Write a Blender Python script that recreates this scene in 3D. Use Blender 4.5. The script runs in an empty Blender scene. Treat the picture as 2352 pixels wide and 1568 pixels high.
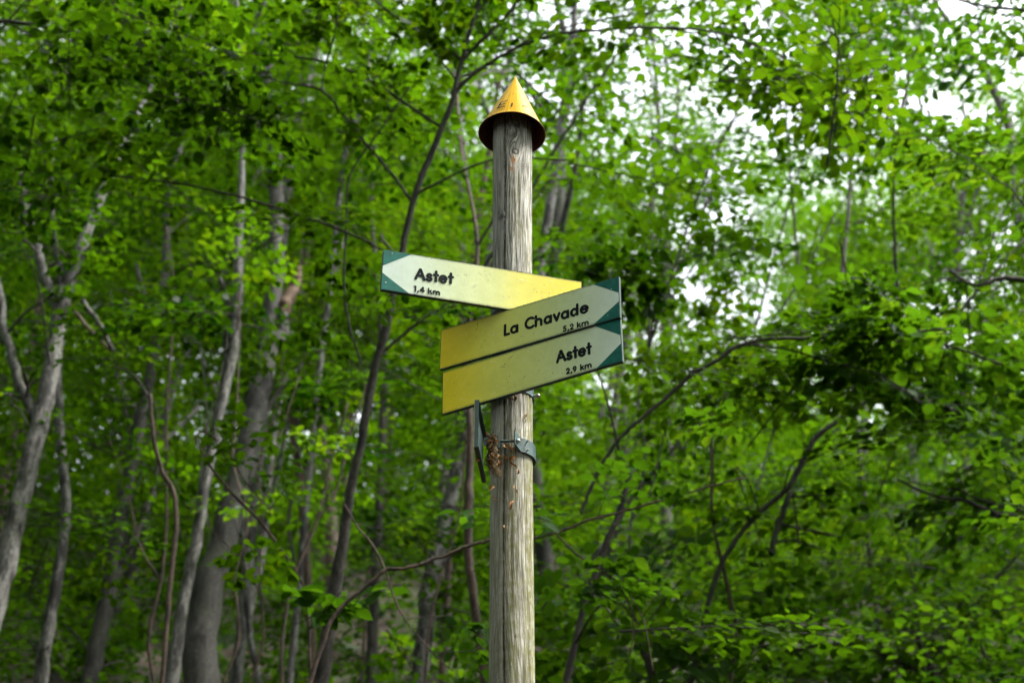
import bpy, math, random
import numpy as np
from mathutils import Vector, Matrix

rng = np.random.default_rng(11)
random.seed(11)
SC = bpy.context.scene
COL = SC.collection
R = math.radians

# ------------------------------------------------------------------ camera
TH = R(32.6)                       # the camera looks up at the signpost
CAM = np.array([0.0, 0.0, 1.6])
YP = 3.79                          # the post stands this far in front
cd = bpy.data.cameras.new('camera')
cam = bpy.data.objects.new('camera', cd)
COL.objects.link(cam)
cam.location = CAM
cam.rotation_euler = (R(90) + TH, 0, 0)
cd.sensor_width = 36.0
cd.lens = 58.75
cd.clip_end = 500
cd.clip_start = 0.1
cd.dof.use_dof = True
cd.dof.focus_distance = 4.42
cd.dof.aperture_fstop = 3.8
SC.camera = cam

# ------------------------------------------------------------------ light
SUN_EL, SUN_AZ = 58.0, 96.0        # azimuth clockwise from +Y: high on the right
w = bpy.data.worlds.new('World')
SC.world = w
w.use_nodes = True
nt = w.node_tree
nt.nodes.clear()
sky = nt.nodes.new('ShaderNodeTexSky')
sky.sky_type = 'NISHITA'
sky.sun_disc = False
sky.sun_elevation = R(SUN_EL)
sky.sun_rotation = R(SUN_AZ)
sky.dust_density = 3.0
hs = nt.nodes.new('ShaderNodeHueSaturation')
hs.inputs['Saturation'].default_value = 0.22     # bright overcast
bg = nt.nodes.new('ShaderNodeBackground')
bg.inputs['Strength'].default_value = 0.15
wo = nt.nodes.new('ShaderNodeOutputWorld')
nt.links.new(sky.outputs[0], hs.inputs['Color'])
nt.links.new(hs.outputs[0], bg.inputs['Color'])
nt.links.new(bg.outputs[0], wo.inputs[0])
sd = bpy.data.lights.new('sun', 'SUN')
sd.energy = 1.9
sd.angle = R(10)
sd.color = (1.0, 0.97, 0.91)
sun = bpy.data.objects.new('sun', sd)
COL.objects.link(sun)
az, el = R(SUN_AZ), R(SUN_EL)
dirv = Vector((math.sin(az) * math.cos(el), math.cos(az) * math.cos(el), math.sin(el)))
sun.rotation_euler = dirv.to_track_quat('Z', 'Y').to_euler()
sun.location = (8, -6, 20)
SC.view_settings.view_transform = 'Standard'
SC.view_settings.look = 'None'
SC.view_settings.gamma = 1.0
SC.view_settings.exposure = 2.58
SC.view_settings.use_curve_mapping = False
SC.cycles.use_denoising = True
SC.cycles.max_bounces = 8
SC.cycles.diffuse_bounces = 4
SC.cycles.transmission_bounces = 5
SC.cycles.caustics_reflective = False
SC.cycles.caustics_refractive = False

# ------------------------------------------------------------------ helpers
FWD = np.array([0, math.cos(TH), math.sin(TH)])
UPV = np.array([0, -math.sin(TH), math.cos(TH)])
FPX = 4700 * 2352 / 2880


def at(px, py, Y):
    """where the ray through a point of the photograph is Y metres in front of the camera; also metres per pixel there"""
    d = FWD + np.array([1.0, 0, 0]) * (px - 1176) / FPX + UPV * (784 - py) / FPX
    t = Y / d[1]
    return CAM + d * t, t / FPX


def link(name, me, parent=None, loc=(0, 0, 0)):
    o = bpy.data.objects.new(name, me)
    COL.objects.link(o)
    o.location = loc
    if parent is not None:
        o.parent = parent
    return o


def tag(o, label=None, cat=None, group=None, kind=None):
    if label: o['label'] = label
    if cat: o['category'] = cat
    if group: o['group'] = group
    if kind: o['kind'] = kind
    return o


def thing(name, label, cat, loc, group=None):
    o = bpy.data.objects.new(name, None)
    COL.objects.link(o)
    o.empty_display_size = 0.2
    o.location = tuple(loc)
    return tag(o, label, cat, group)


def mesh(name, v, f, mats, org=(0, 0, 0), smooth=False, mi=None):
    v = np.asarray(v, float).reshape(-1, 3) - np.asarray(org, float)
    me = bpy.data.meshes.new(name)
    me.from_pydata(v.tolist(), [], [list(map(int, q)) for q in f])
    for m in (mats if isinstance(mats, (list, tuple)) else [mats]):
        me.materials.append(m)
    if smooth:
        me.polygons.foreach_set('use_smooth', [True] * len(me.polygons))
    if mi is not None:
        me.polygons.foreach_set('material_index', mi)
    me.update()
    return me


def fastmesh(name, v, f, mat, org=(0, 0, 0), attrs=None, smooth=False):
    """v (n,3); f (m,k) all faces with k corners"""
    v = np.asarray(v, np.float32) - np.asarray(org, np.float32)
    f = np.asarray(f, np.int32)
    k = f.shape[1]
    me = bpy.data.meshes.new(name)
    me.vertices.add(len(v)); me.vertices.foreach_set('co', v.ravel())
    me.loops.add(f.size); me.loops.foreach_set('vertex_index', f.ravel())
    me.polygons.add(len(f))
    me.polygons.foreach_set('loop_start', np.arange(len(f), dtype=np.int32) * k)
    me.polygons.foreach_set('loop_total', np.full(len(f), k, np.int32))
    if smooth:
        me.polygons.foreach_set('use_smooth', np.ones(len(f), bool))
    me.materials.append(mat)
    for an, av in (attrs or {}).items():
        av = np.asarray(av, np.float32)
        if av.ndim == 1:
            a = me.attributes.new(an, 'FLOAT', 'POINT'); a.data.foreach_set('value', av)
        else:
            a = me.attributes.new(an, 'FLOAT_VECTOR', 'POINT'); a.data.foreach_set('vector', av.ravel())
    me.update(calc_edges=True)
    me.validate()
    return me


def catmull(P, n):
    P = np.asarray(P, float)
    if len(P) < 3:
        t = np.linspace(0, 1, n * (len(P) - 1) + 1)[:, None]
        return P[0] + (P[-1] - P[0]) * t
    Q = np.vstack([2 * P[0] - P[1], P, 2 * P[-1] - P[-2]])
    out = []
    for i in range(1, len(Q) - 2):
        p0, p1, p2, p3 = Q[i - 1], Q[i], Q[i + 1], Q[i + 2]
        for t in np.linspace(0, 1, n, endpoint=False):
            out.append(0.5 * ((2 * p1) + (-p0 + p2) * t + (2 * p0 - 5 * p1 + 4 * p2 - p3) * t * t + (-p0 + 3 * p1 - 3 * p2 + p3) * t ** 3))
    out.append(Q[-2])
    return np.array(out)


def tube(P, rad, k=8, rough=0.0, cap=True):
    """P (n,3) centre line, rad (n,) -> verts, quad faces"""
    P = np.asarray(P, float); rad = np.asarray(rad, float); n = len(P)
    T = np.gradient(P, axis=0)
    T /= np.linalg.norm(T, axis=1)[:, None] + 1e-9
    ref = np.array([0.31, -0.87, 0.11]) if abs(T[0] @ np.array([0.31, -0.87, 0.11])) < 0.85 else np.array([1.0, 0, 0])
    A = np.cross(T, ref); A /= np.linalg.norm(A, axis=1)[:, None] + 1e-9
    B = np.cross(T, A)
    a = np.linspace(0, 2 * np.pi, k, endpoint=False)
    rr = rad[:, None] * np.ones((1, k))
    if rough:
        low = rng.normal(size=(n // 3 + 2, k))
        idx = np.linspace(0, len(low) - 1.001, n); i0 = idx.astype(int); fr = (idx - i0)[:, None]
        rr = rr * (1 + rough * (low[i0] * (1 - fr) + low[i0 + 1] * fr))
    V = P[:, None, :] + rr[:, :, None] * (np.cos(a)[None, :, None] * A[:, None, :] + np.sin(a)[None, :, None] * B[:, None, :])
    V = V.reshape(-1, 3)
    i = np.arange(n - 1)[:, None] * k; j = np.arange(k)[None, :]; j2 = (j + 1) % k
    F = np.stack([i + j, i + j2, i + k + j2, i + k + j], -1).reshape(-1, 4)
    if cap:  # close the far end with a point
        V = np.vstack([V, P[-1] + T[-1] * rad[-1] * 0.6])
        c = len(V) - 1; b = (n - 1) * k
        F = np.vstack([F, [[b + q, b + (q + 1) % k, c, c] for q in range(k)]])
    return V, F


class Acc:
    """collects quads (a repeated last corner makes a triangle)"""
    def __init__(s): s.v = []; s.f = []; s.n = 0
    def add(s, v, f):
        s.v.append(v); s.f.append(np.asarray(f) + s.n); s.n += len(v)
    def obj(s, name, mat, parent, org, smooth=True, kind=None):
        V = np.vstack(s.v); F = np.vstack(s.f)
        tri = F[:, 2] == F[:, 3]
        me = mesh(name, V, [list(q) for q in F[~tri]] + [list(q[:3]) for q in F[tri]], mat, org, smooth)
        o = link(name, me, parent)
        if kind: o['kind'] = kind
        return o


# ------------------------------------------------------------------ materials
def new_mat(name):
    m = bpy.data.materials.new(name); m.use_nodes = True
    N = m.node_tree; N.nodes.clear()
    return m, N, N.nodes.new, N.links.new


def ramp(new, stops, interp='LINEAR'):
    r = new('ShaderNodeValToRGB'); r.color_ramp.interpolation = interp
    e = r.color_ramp.elements
    while len(e) < len(stops): e.new(0.5)
    for q, (p, c) in zip(e, stops):
        q.position = p; q.color = (*c, 1)
    return r


def simple(name, col, rough=0.6, metal=0.0, nscale=30, namp=0.25, bump=0.0):
    m, N, new, L = new_mat(name)
    b = new('ShaderNodeBsdfPrincipled'); o = new('ShaderNodeOutputMaterial')
    tc = new('ShaderNodeTexCoord'); n = new('ShaderNodeTexNoise'); n.inputs['Scale'].default_value = nscale; n.inputs['Detail'].default_value = 6
    L(tc.outputs['Object'], n.inputs['Vector'])
    c0 = [max(0, c * (1 - namp)) for c in col]; c1 = [min(1, c * (1 + namp)) for c in col]
    r = ramp(new, [(0.3, c0), (0.7, c1)]); L(n.outputs['Fac'], r.inputs[0]); L(r.outputs[0], b.inputs['Base Color'])
    b.inputs['Roughness'].default_value = rough; b.inputs['Metallic'].default_value = metal
    if bump:
        bp = new('ShaderNodeBump'); bp.inputs['Strength'].default_value = bump; bp.inputs['Distance'].default_value = 0.002
        L(n.outputs['Fac'], bp.inputs['Height']); L(bp.outputs[0], b.inputs['Normal'])
    L(b.outputs[0], o.inputs[0])
    return m


def leaf_mat(name, dark, light, tdark, tlight, tmix=0.5):
    m, N, new, L = new_mat(name)
    a = new('ShaderNodeAttribute'); a.attribute_name = 'tint'
    r1 = ramp(new, [(0, dark), (.86, light), (1, (light[0] * 1.35, light[1] * 1.15, light[2] * 1.2))]); r2 = ramp(new, [(0, tdark), (.86, tlight), (1, (tlight[0] * 1.4, tlight[1] * 1.1, tlight[2]))])
    L(a.outputs['Fac'], r1.inputs[0]); L(a.outputs['Fac'], r2.inputs[0])
    b = new('ShaderNodeBsdfPrincipled'); b.inputs['Roughness'].default_value = 0.5
    b.inputs['Specular IOR Level'].default_value = 0.07
    L(r1.outputs[0], b.inputs['Base Color'])
    t = new('ShaderNodeBsdfTranslucent'); L(r2.outputs[0], t.inputs['Color'])
    mx = new('ShaderNodeMixShader'); mx.inputs[0].default_value = tmix
    o = new('ShaderNodeOutputMaterial')
    L(b.outputs[0], mx.inputs[1]); L(t.outputs[0], mx.inputs[2]); L(mx.outputs[0], o.inputs[0])
    return m


def bark_mat(name, base, pale, dark, moss=0.25, sc=9.0):
    m, N, new, L = new_mat(name)
    tc = new('ShaderNodeTexCoord'); mp = new('ShaderNodeMapping'); mp.inputs['Scale'].default_value = (1, 1, 0.35)
    L(tc.outputs['Object'], mp.inputs[0])
    n1 = new('ShaderNodeTexNoise'); n1.inputs['Scale'].default_value = sc; n1.inputs['Detail'].default_value = 8; n1.inputs['Roughness'].default_value = 0.65
    n2 = new('ShaderNodeTexNoise'); n2.inputs['Scale'].default_value = sc * 6; n2.inputs['Detail'].default_value = 5
    n3 = new('ShaderNodeTexNoise'); n3.inputs['Scale'].default_value = 2.2; n3.inputs['Detail'].default_value = 4
    L(mp.outputs[0], n1.inputs['Vector']); L(tc.outputs['Object'], n2.inputs['Vector']); L(tc.outputs['Object'], n3.inputs['Vector'])
    r = ramp(new, [(0.40, dark), (0.46, base), (0.53, pale), (0.60, base), (0.68, pale)]); L(n1.outputs['Fac'], r.inputs[0])
    r2 = ramp(new, [(0.35, (0.35, 0.35, 0.35)), (0.6, (1, 1, 1))]); L(n2.outputs['Fac'], r2.inputs[0])
    mul = new('ShaderNodeMix'); mul.data_type = 'RGBA'; mul.blend_type = 'MULTIPLY'; mul.inputs[0].default_value = 0.7
    L(r.outputs[0], mul.inputs[6]); L(r2.outputs[0], mul.inputs[7])
    r3 = ramp(new, [(0.5, (0, 0, 0)), (0.68, (moss, moss, moss))]); L(n3.outputs['Fac'], r3.inputs[0])
    mm = new('ShaderNodeMix'); mm.data_type = 'RGBA'; mm.inputs[7].default_value = (0.035, 0.06, 0.012, 1)
    L(r3.outputs[0], mm.inputs[0]); L(mul.outputs[2], mm.inputs[6])
    vo = new('ShaderNodeTexVoronoi'); vo.inputs['Scale'].default_value = 3.2; mv = new('ShaderNodeMapping'); mv.inputs['Scale'].default_value = (1, 1, .8)
    L(tc.outputs['Object'], mv.inputs[0]); L(mv.outputs[0], vo.inputs['Vector'])
    rv = ramp(new, [(.10, (.9, .9, .9)), (.17, (0, 0, 0))]); L(vo.outputs['Distance'], rv.inputs[0])
    ms = new('ShaderNodeMix'); ms.data_type = 'RGBA'; ms.inputs[7].default_value = (*[c * .5 for c in dark], 1)
    L(rv.outputs[0], ms.inputs[0]); L(mm.outputs[2], ms.inputs[6]); mm = ms
    b = new('ShaderNodeBsdfPrincipled'); b.inputs['Roughness'].default_value = 0.85; L(mm.outputs[2], b.inputs['Base Color'])
    bp = new('ShaderNodeBump'); bp.inputs['Strength'].default_value = 0.6; bp.inputs['Distance'].default_value = 0.01
    L(n1.outputs['Fac'], bp.inputs['Height']); L(bp.outputs[0], b.inputs['Normal'])
    o = new('ShaderNodeOutputMaterial'); L(b.outputs[0], o.inputs[0])
    return m


M_LEAF = leaf_mat('leaf_green', (0.006, 0.023, 0.0012), (0.025, 0.062, 0.003), (0.008, 0.038, 0.0006), (0.080, 0.185, 0.002), 0.5)
M_LEAFBIG = leaf_mat('leaf_green_broad', (0.012, 0.045, 0.005), (0.034, 0.095, 0.012), (0.016, 0.070, 0.0015), (0.09, 0.21, 0.004), 0.5)
M_PALE = bark_mat('bark_pale', (0.042, 0.040, 0.033), (0.155, 0.15, 0.135), (0.013, 0.011, 0.008), 0.2, 12)
M_GREY = bark_mat('bark_grey', (0.028, 0.026, 0.020), (0.060, 0.056, 0.046), (0.010, 0.008, 0.006), 0.35, 8)
M_DARK = bark_mat('bark_dark', (0.026, 0.021, 0.015), (0.06, 0.052, 0.042), (0.010, 0.008, 0.006), 0.2, 14)
M_BROWN = bark_mat('bark_brown', (0.050, 0.028, 0.017), (0.10, 0.062, 0.042), (0.02, 0.011, 0.007), 0.1, 14)
M_BLACK = bark_mat('bark_twig', (0.022, 0.017, 0.012), (0.045, 0.035, 0.025), (0.010, 0.008, 0.006), 0.1, 20)
M_BROKEN = simple('broken_wood', (0.09, 0.05, 0.025), 0.8, nscale=40, bump=0.5)

# ------------------------------------------------------------------ ground
def ground(x, y):
    x = np.asarray(x, float); y = np.asarray(y, float)
    s = np.clip(y - 4.5, 0, None)
    h = 0.63 * s * s / (s + 1.2)
    h = np.where(y > 46, h - 0.30 * (y - 46), h)
    return h + 0.12 * np.sin(x * 0.55 + 1.3) * np.sin(y * 0.42) + 0.05 * np.sin(x * 1.7 + y * 1.1) + np.where(y < -2, 0.0, 0.0)


def build_ground():
    gx = np.arange(-60, 60.1, 0.75); gy = np.arange(-30, 110.1, 0.75)
    X, Y = np.meshgrid(gx, gy, indexing='ij')
    Z = ground(X, Y)
    V = np.stack([X, Y, Z], -1).reshape(-1, 3)
    n = len(gy); i = np.arange(len(gx) - 1)[:, None] * n; j = np.arange(n - 1)[None, :]
    F = np.stack([i + j, i + n + j, i + n + j + 1, i + j + 1], -1).reshape(-1, 4)
    m, N, new, L = new_mat('forest_floor')
    tc = new('ShaderNodeTexCoord'); n1 = new('ShaderNodeTexNoise'); n1.inputs['Scale'].default_value = 1.1; n1.inputs['Detail'].default_value = 9
    n2 = new('ShaderNodeTexVoronoi'); n2.inputs['Scale'].default_value = 16
    L(tc.outputs['Object'], n1.inputs['Vector']); L(tc.outputs['Object'], n2.inputs['Vector'])
    r = ramp(new, [(0.35, (0.030, 0.022, 0.012)), (0.55, (0.060, 0.042, 0.022)), (0.65, (0.025, 0.045, 0.012))]); L(n1.outputs['Fac'], r.inputs[0])
    mul = new('ShaderNodeMix'); mul.data_type = 'RGBA'; mul.blend_type = 'MULTIPLY'; mul.inputs[0].default_value = 0.6
    L(r.outputs[0], mul.inputs[6]); L(n2.outputs['Color'], mul.inputs[7])
    b = new('ShaderNodeBsdfPrincipled'); b.inputs['Roughness'].default_value = 0.95; L(mul.outputs[2], b.inputs['Base Color'])
    bp = new('ShaderNodeBump'); bp.inputs['Distance'].default_value = 0.05; L(n2.outputs['Distance'], bp.inputs['Height']); L(bp.outputs[0], b.inputs['Normal'])
    o = new('ShaderNodeOutputMaterial'); L(b.outputs[0], o.inputs[0])
    tag(link('ground', fastmesh('ground', V, F, m, smooth=True)), kind='structure')


build_ground()

# ------------------------------------------------------------------ foliage machinery
def leaf_template(lod):
    if lod == 0:
        P = [(0, 0, 0), (.18, .20, .03), (.45, .33, .05), (.75, .24, .02), (1, 0, -.06), (.75, -.24, .02), (.45, -.33, .05), (.18, -.20, .03), (.5, 0, 0)]
        F = [(0, 8, 2, 1), (8, 4, 3, 2), (0, 7, 6, 8), (8, 6, 5, 4)]
    elif lod == 1:
        P = [(0, 0, 0), (.35, .32, .05), (.75, .24, .02), (1, 0, -.05), (.75, -.24, .02), (.35, -.32, .05)]
        F = [(0, 3, 2, 1), (0, 5, 4, 3)]
    else:
        P = [(0, 0, 0), (.45, .36, .0), (1, 0, -.05), (.45, -.36, .0)]
        F = [(0, 3, 2, 1)]
    return np.array(P, float), np.array(F)


def spray_template(kind):
    """a flat beech-like spray: leaf positions, directions, and its twigs, in the plane z=0 with the axis along +x"""
    pos, dr, tw = [], [], []
    L = 1.15
    tw.append((np.array([0, 0, 0]), np.array([L, random.uniform(-.08, .08), 0]), 0.006))
    x = 0.12
    side = 1
    while x < L:
        ang = side * R(random.uniform(38, 62))
        ln = (0.52 * (1 - 0.75 * x / L) + 0.10) * random.uniform(0.7, 1.15)
        d = np.array([math.cos(ang), math.sin(ang), 0])
        o = np.array([x, 0, 0])
        e = o + d * ln + np.array([0, 0, -0.10 * ln * random.uniform(0, 1.5)])
        tw.append((o, e, 0.003))
        s = 0.06; sd2 = 1
        while s < ln:
            p = o + (e - o) * (s / ln)
            la = ang + sd2 * R(random.uniform(30, 65))
            pos.append(p); dr.append((math.cos(la), math.sin(la), random.uniform(-.35, .1)))
            s += random.uniform(0.035, 0.055); sd2 = -sd2
        pos.append(e); dr.append((math.cos(ang), math.sin(ang), -.2))
        x += random.uniform(0.045, 0.075); side = -side
    return np.array(pos), np.array(dr, float), tw


SPRAYS = [spray_template(0) for _ in range(7)]


class Crown:
    def __init__(s):
        s.P = []; s.D = []; s.N = []; s.S = []; s.T = []; s.lod = []; s.tw = Acc(); s.base = []


def add_spray(cr, c, axis_ang, scale, leaf, lod, tilt=0.35, tint=0.5, keep=1.0, twigs=False, droop=-0.15, spread=0.22):
    pos, dr, tw = SPRAYS[random.randrange(len(SPRAYS))]
    ca, sa = math.cos(axis_ang), math.sin(axis_ang)
    M = Matrix.Rotation(axis_ang, 3, 'Z') @ Matrix.Rotation(-droop + random.gauss(0, tilt * .5), 3, 'Y') @ Matrix.Rotation(random.gauss(0, tilt), 3, 'X')
    M = np.array(M)
    n = len(pos)
    k = rng.random(n) < keep
    off = np.array([0.55, 0, 0])
    p = (pos[k] - off) * scale
    p[:, 2] += rng.normal(0, 0.03 * scale, len(p)) - 0.10 * scale * (p[:, 0] / scale) ** 2
    p = p @ M.T + c
    d = dr[k] @ M.T + rng.normal(0, .22, (len(p), 3)); d /= np.linalg.norm(d, axis=1)[:, None]
    nn = M[:, 2] + rng.normal(0, spread * 1.5, (len(p), 3))
    nn -= (nn * d).sum(1)[:, None] * d; nn /= np.linalg.norm(nn, axis=1)[:, None]
    cr.P.append(p); cr.D.append(d); cr.N.append(nn)
    cr.S.append(leaf * rng.uniform(.5, 1.3, len(p)))
    cr.T.append(np.clip(tint + rng.normal(0, .16, len(p)), 0, 1))
    cr.lod.append(np.full(len(p), lod))
    b = (-off * scale) @ M.T + c
    cr.base.append((b, M[:, 0]))
    if twigs:
        for o, e, r in tw:
            if r < .005 and random.random() < .25: continue
            pp = np.array([o, (o + e) / 2 + [0, 0, .01], e]); pp = (pp - off) * scale
            pp[:, 2] -= 0.10 * scale * (pp[:, 0] / scale) ** 2
            pp = pp @ M.T + c
            v, f = tube(pp, [r * scale, r * .8 * scale, r * .35 * scale], 4, cap=False)
            cr.tw.add(v, f)


def leaf_geometry(P, D, N, S, lod):
    T, F = leaf_template(lod)
    Sd = np.cross(N, D)
    V = P[:, None, :] + S[:, None, None] * (T[None, :, 0, None] * D[:, None, :] + T[None, :, 1, None] * Sd[:, None, :] + T[None, :, 2, None] * N[:, None, :])
    k = len(T)
    Fa = F[None, :, :] + (np.arange(len(P)) * k)[:, None, None]
    return V.reshape(-1, 3), Fa.reshape(-1, 4), k


NLEAF = 0
LEAF_DATA = {}


def single_leaf_data(mat, q):
    key = (mat.name, q)
    if key not in LEAF_DATA:
        T, F = leaf_template(0)
        T = T.copy(); T[:, 2] += [0, .02 * (q % 3), 0, -.02, -.05 * (q % 2), 0, .03, 0, -.02]
        LEAF_DATA[key] = fastmesh('leaf', T, F, mat, attrs={'tint': np.full(len(T), (q + .5) / 6)}, smooth=True)
    return LEAF_DATA[key]


def finish_crown(cr, root, mat, org, singles=0):
    """leaves nearest the camera become parts of their own, the rest one mass"""
    global NLEAF
    if not cr.P: return
    P = np.vstack(cr.P); D = np.vstack(cr.D); N = np.vstack(cr.N); S = np.concatenate(cr.S); T = np.concatenate(cr.T); LO = np.concatenate(cr.lod)
    NLEAF += len(P)
    used = np.zeros(len(P), bool)
    if singles:
        z = (P - CAM) @ FWD; u = P[:, 0] / z; v = ((P - CAM) @ UPV) / z
        inv = (abs(u) < .31) & (abs(v) < .206)
        area = np.where(inv, S / z, 0)
        pick = np.argsort(-area)[:singles]
        pick = pick[area[pick] > 0]
        used[pick] = True
        for i in pick:
            me = single_leaf_data(mat, int(min(5, T[i] * 6)))
            o = link('leaf', me, root)
            sd_ = np.cross(N[i], D[i])
            Mx = Matrix(((D[i][0], sd_[0], N[i][0], 0), (D[i][1], sd_[1], N[i][1], 0), (D[i][2], sd_[2], N[i][2], 0), (0, 0, 0, 1)))
            o.matrix_basis = Matrix.Translation(Vector(P[i] - org)) @ Mx @ Matrix.Scale(float(S[i]), 4)
    Vs, Fs, Ts, n0 = [], [], [], 0
    for lod in (0, 1, 2):
        k = (LO == lod) & ~used
        if not k.any(): continue
        V, F, kk = leaf_geometry(P[k], D[k], N[k], S[k], lod)
        Vs.append(V); Fs.append(F + n0); Ts.append(np.repeat(T[k], kk)); n0 += len(V)
    if Vs:
        me = fastmesh('foliage', np.vstack(Vs), np.vstack(Fs), mat, org, {'tint': np.concatenate(Ts)})
        o = link('foliage', me, root); o['kind'] = 'stuff'
    if cr.tw.n:
        cr.tw.obj('twigs', M_BLACK, root, org, kind='stuff')


# ------------------------------------------------------------------ trees traced where they stand
TREES = []          # dict(root, org, path, crown, ...)


def px_path(pts, Y, dY=0.0):
    """[(px,py,width)] -> world centre line and radii"""
    P, r = [], []
    for q in pts:
        yy = q[3] if len(q) > 3 else Y + dY * (784 - q[1]) / 784
        p, s = at(q[0], q[1], yy)
        P.append(p); r.append(max(q[2], 2.0) * s / 2)
    return np.array(P), np.array(r)


def limb_mesh(name, P, r, mat, root, org, k=10, rough=.05, n=6, wob=0.0):
    C = catmull(P, n); rr = np.interp(np.linspace(0, 1, len(C)), np.linspace(0, 1, len(r)), r)
    if wob and len(C) > 4:
        C[1:-1] += rng.normal(0, wob, (len(C) - 2, 3)) * rr[1:-1, None]
    V, F = tube(C, rr, k, rough)
    tri = F[:, 2] == F[:, 3]
    me = mesh(name, V, [list(q) for q in F[~tri]] + [list(q[:3]) for q in F[tri]], mat, org, True)
    return link(name, me, root), C


def px_tree(label, Y, trunk, branches=(), mat=None, bmat=None, dY=0.0, top=None, leaf_mat_=None, singles=0, shoot=True):
    mat = mat or M_GREY; bmat = bmat or mat
    P, r = px_path(trunk, Y, dY)
    # carry the stem on down to the ground
    d = P[0] - P[min(2, len(P) - 1)]; d = d / (abs(d[2]) + 1e-6)
    d[:2] = np.clip(d[:2], -.35, .35)
    low = []
    p = P[0].copy(); rr = r[0]
    for _ in range(30):
        if p[2] < ground(p[0], p[1]) - 0.1: break
        step = d * 0.7 * np.array([0.8, 0.5, 1]); d = d * np.array([.85, .85, 1])
        p = p + step * np.array([1, 1, 1]); rr *= 1.03
        low.append((p.copy(), rr))
    for q, a in low:
        P = np.vstack([q, P]); r = np.concatenate([[a], r])
    if shoot:   # and up out of view
        u = P[-1] - P[-3]; u = u / (abs(u[2]) + 1e-6); u[2] = 1
        for k in range(3):
            P = np.vstack([P, P[-1] + u * 0.9 + rng.normal(0, .08, 3)]); r = np.append(r, r[-1] * .72)
    org = np.array([P[0][0], P[0][1], float(ground(P[0][0], P[0][1]))])
    root = thing('tree', label, 'tree', org)
    o, C = limb_mesh('trunk', P, r, mat, root, org, 12, .08, 6, .10)
    limbs = []
    for b in branches:
        bm = b[2] if len(b) > 2 else bmat
        BP, br = px_path(b[1], Y, dY)
        _o, BC = limb_mesh(b[0], BP, br, bm, root, org, 8, .07, 6, .25)
        if b[0] == 'branch': limbs.append((BC, br))
    t = dict(root=root, org=org, path=C, crown=Crown(), mat=leaf_mat_ or M_LEAF, singles=singles, bmat=bmat, Y=Y)
    TREES.append(t)
    for BC, br in limbs:
        L_ = np.linalg.norm(BC[-1] - BC[0])
        for _ in range(int(3 + L_ * 4)):
            i = random.randint(2, len(BC) - 2); d = BC[i + 1] - BC[i]; d /= np.linalg.norm(d)
            u = rng.normal(size=3); u -= u @ d * d; u /= np.linalg.norm(u); dd = d * random.uniform(.3, .9) + u * .8; dd[2] = abs(dd[2]) * .6; dd /= np.linalg.norm(dd)
            ln = random.uniform(.15, .55) * min(1.3, .6 + L_ * .3)
            mid = BC[i] + dd * ln * .5 + rng.normal(0, .05 * ln, 3); e = BC[i] + dd * ln + np.array([0, 0, -.06 * ln])
            r0 = max(.0025, min(br) * .55)
            v, f = tube(np.array([BC[i], mid, e]), [r0, r0 * .7, r0 * .4], 5, .1, cap=False); t['crown'].tw.add(v, f)
            for q in range(random.randint(0, 2)):
                d2 = dd + rng.normal(0, .6, 3); d2 /= np.linalg.norm(d2); v, f = tube(np.array([mid, mid + d2 * ln * .3, mid + d2 * ln * .5]), [r0 * .6, r0 * .4, r0 * .25], 4, cap=False); t['crown'].tw.add(v, f)
            if random.random() < .55:
                add_spray(t['crown'], e, random.uniform(0, 6.28), random.uniform(.3, .55), .068, 0 if Y < 10 else 1, .25, min(1, max(0, random.gauss(.6, .2))), .35, False)
    return t


T1 = px_tree('pale grey tree at the left edge whose trunk forks into a broad V', 9.5,
        [(0, 1345, 49.3), (48, 1140, 44.0), (90, 980, 40.5), (125, 800, 37.0), (142, 690, 38.7), (178, 590, 28.2), (232, 450, 22.9), (262, 380, 17.6)],
        [('branch', [(132, 720, 26.4), (98, 620, 22.9), (66, 500, 19.4), (40, 380, 14.1)]),
         ('branch', [(85, 960, 26.4), (40, 870, 22.9), (14, 770, 19.4), (-6, 640, 15.8)]),
         ('branch', [(150, 690, 10.6), (140, 620, 12.3), (128, 580, 8.8)]),
         ('broken_branch', [(190, 690, 12.3), (228, 745, 10.6), (262, 806, 7.9)], M_PALE),
         ('broken_branch', [(150, 690, 10.6), (205, 755, 9.7), (255, 806, 7.0)], M_BROWN)], M_PALE, dY=.3)
T2 = px_tree('slim pale mottled tree close beside the forked tree at the left edge', 10.2,
        [(92, 1568, 34), (118, 1400, 26), (146, 1230, 25), (150, 1120, 24), (138, 990, 22), (133, 860, 16), (140, 700, 12)], [], M_PALE)
T3 = px_tree('dark grey slender tree with a slight S bend left of the birch like stem', 12.0,
        [(205, 1568, 40), (240, 1400, 38), (280, 1180, 36), (312, 1020, 30), (340, 880, 24), (362, 760, 24), (382, 600, 20), (392, 430, 16)],
        [('branch', [(358, 770, 12), (335, 690, 12), (310, 600, 9)]), ('branch', [(262, 1315, 20), (300, 1245, 20), (332, 1185, 18), (352, 1120, 13), (366, 1050, 8)], M_DARK)], M_GREY, dY=.4)
T4 = px_tree('thin reddish brown crooked stem in front of the dark slender tree', 8.4,
        [(372, 1568, 12.8), (392, 1330, 11.0), (405, 1200, 11.0), (398, 1130, 11.0), (372, 1080, 10.2), (352, 1000, 9.3), (345, 905, 8.5)],
        [], M_BROWN, shoot=False)
T5 = px_tree('pale mottled birch like tree leaning against the thick grey trunk', 9.8,
        [(392, 1568, 34), (418, 1400, 28), (450, 1240, 26), (478, 1080, 25), (505, 940, 23), (535, 810, 28), (545, 690, 26), (548, 560, 20)],
        [('branch', [(520, 860, 9), (515, 770, 9), (528, 700, 8), (505, 640, 9)])], M_PALE, dY=.2)
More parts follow.
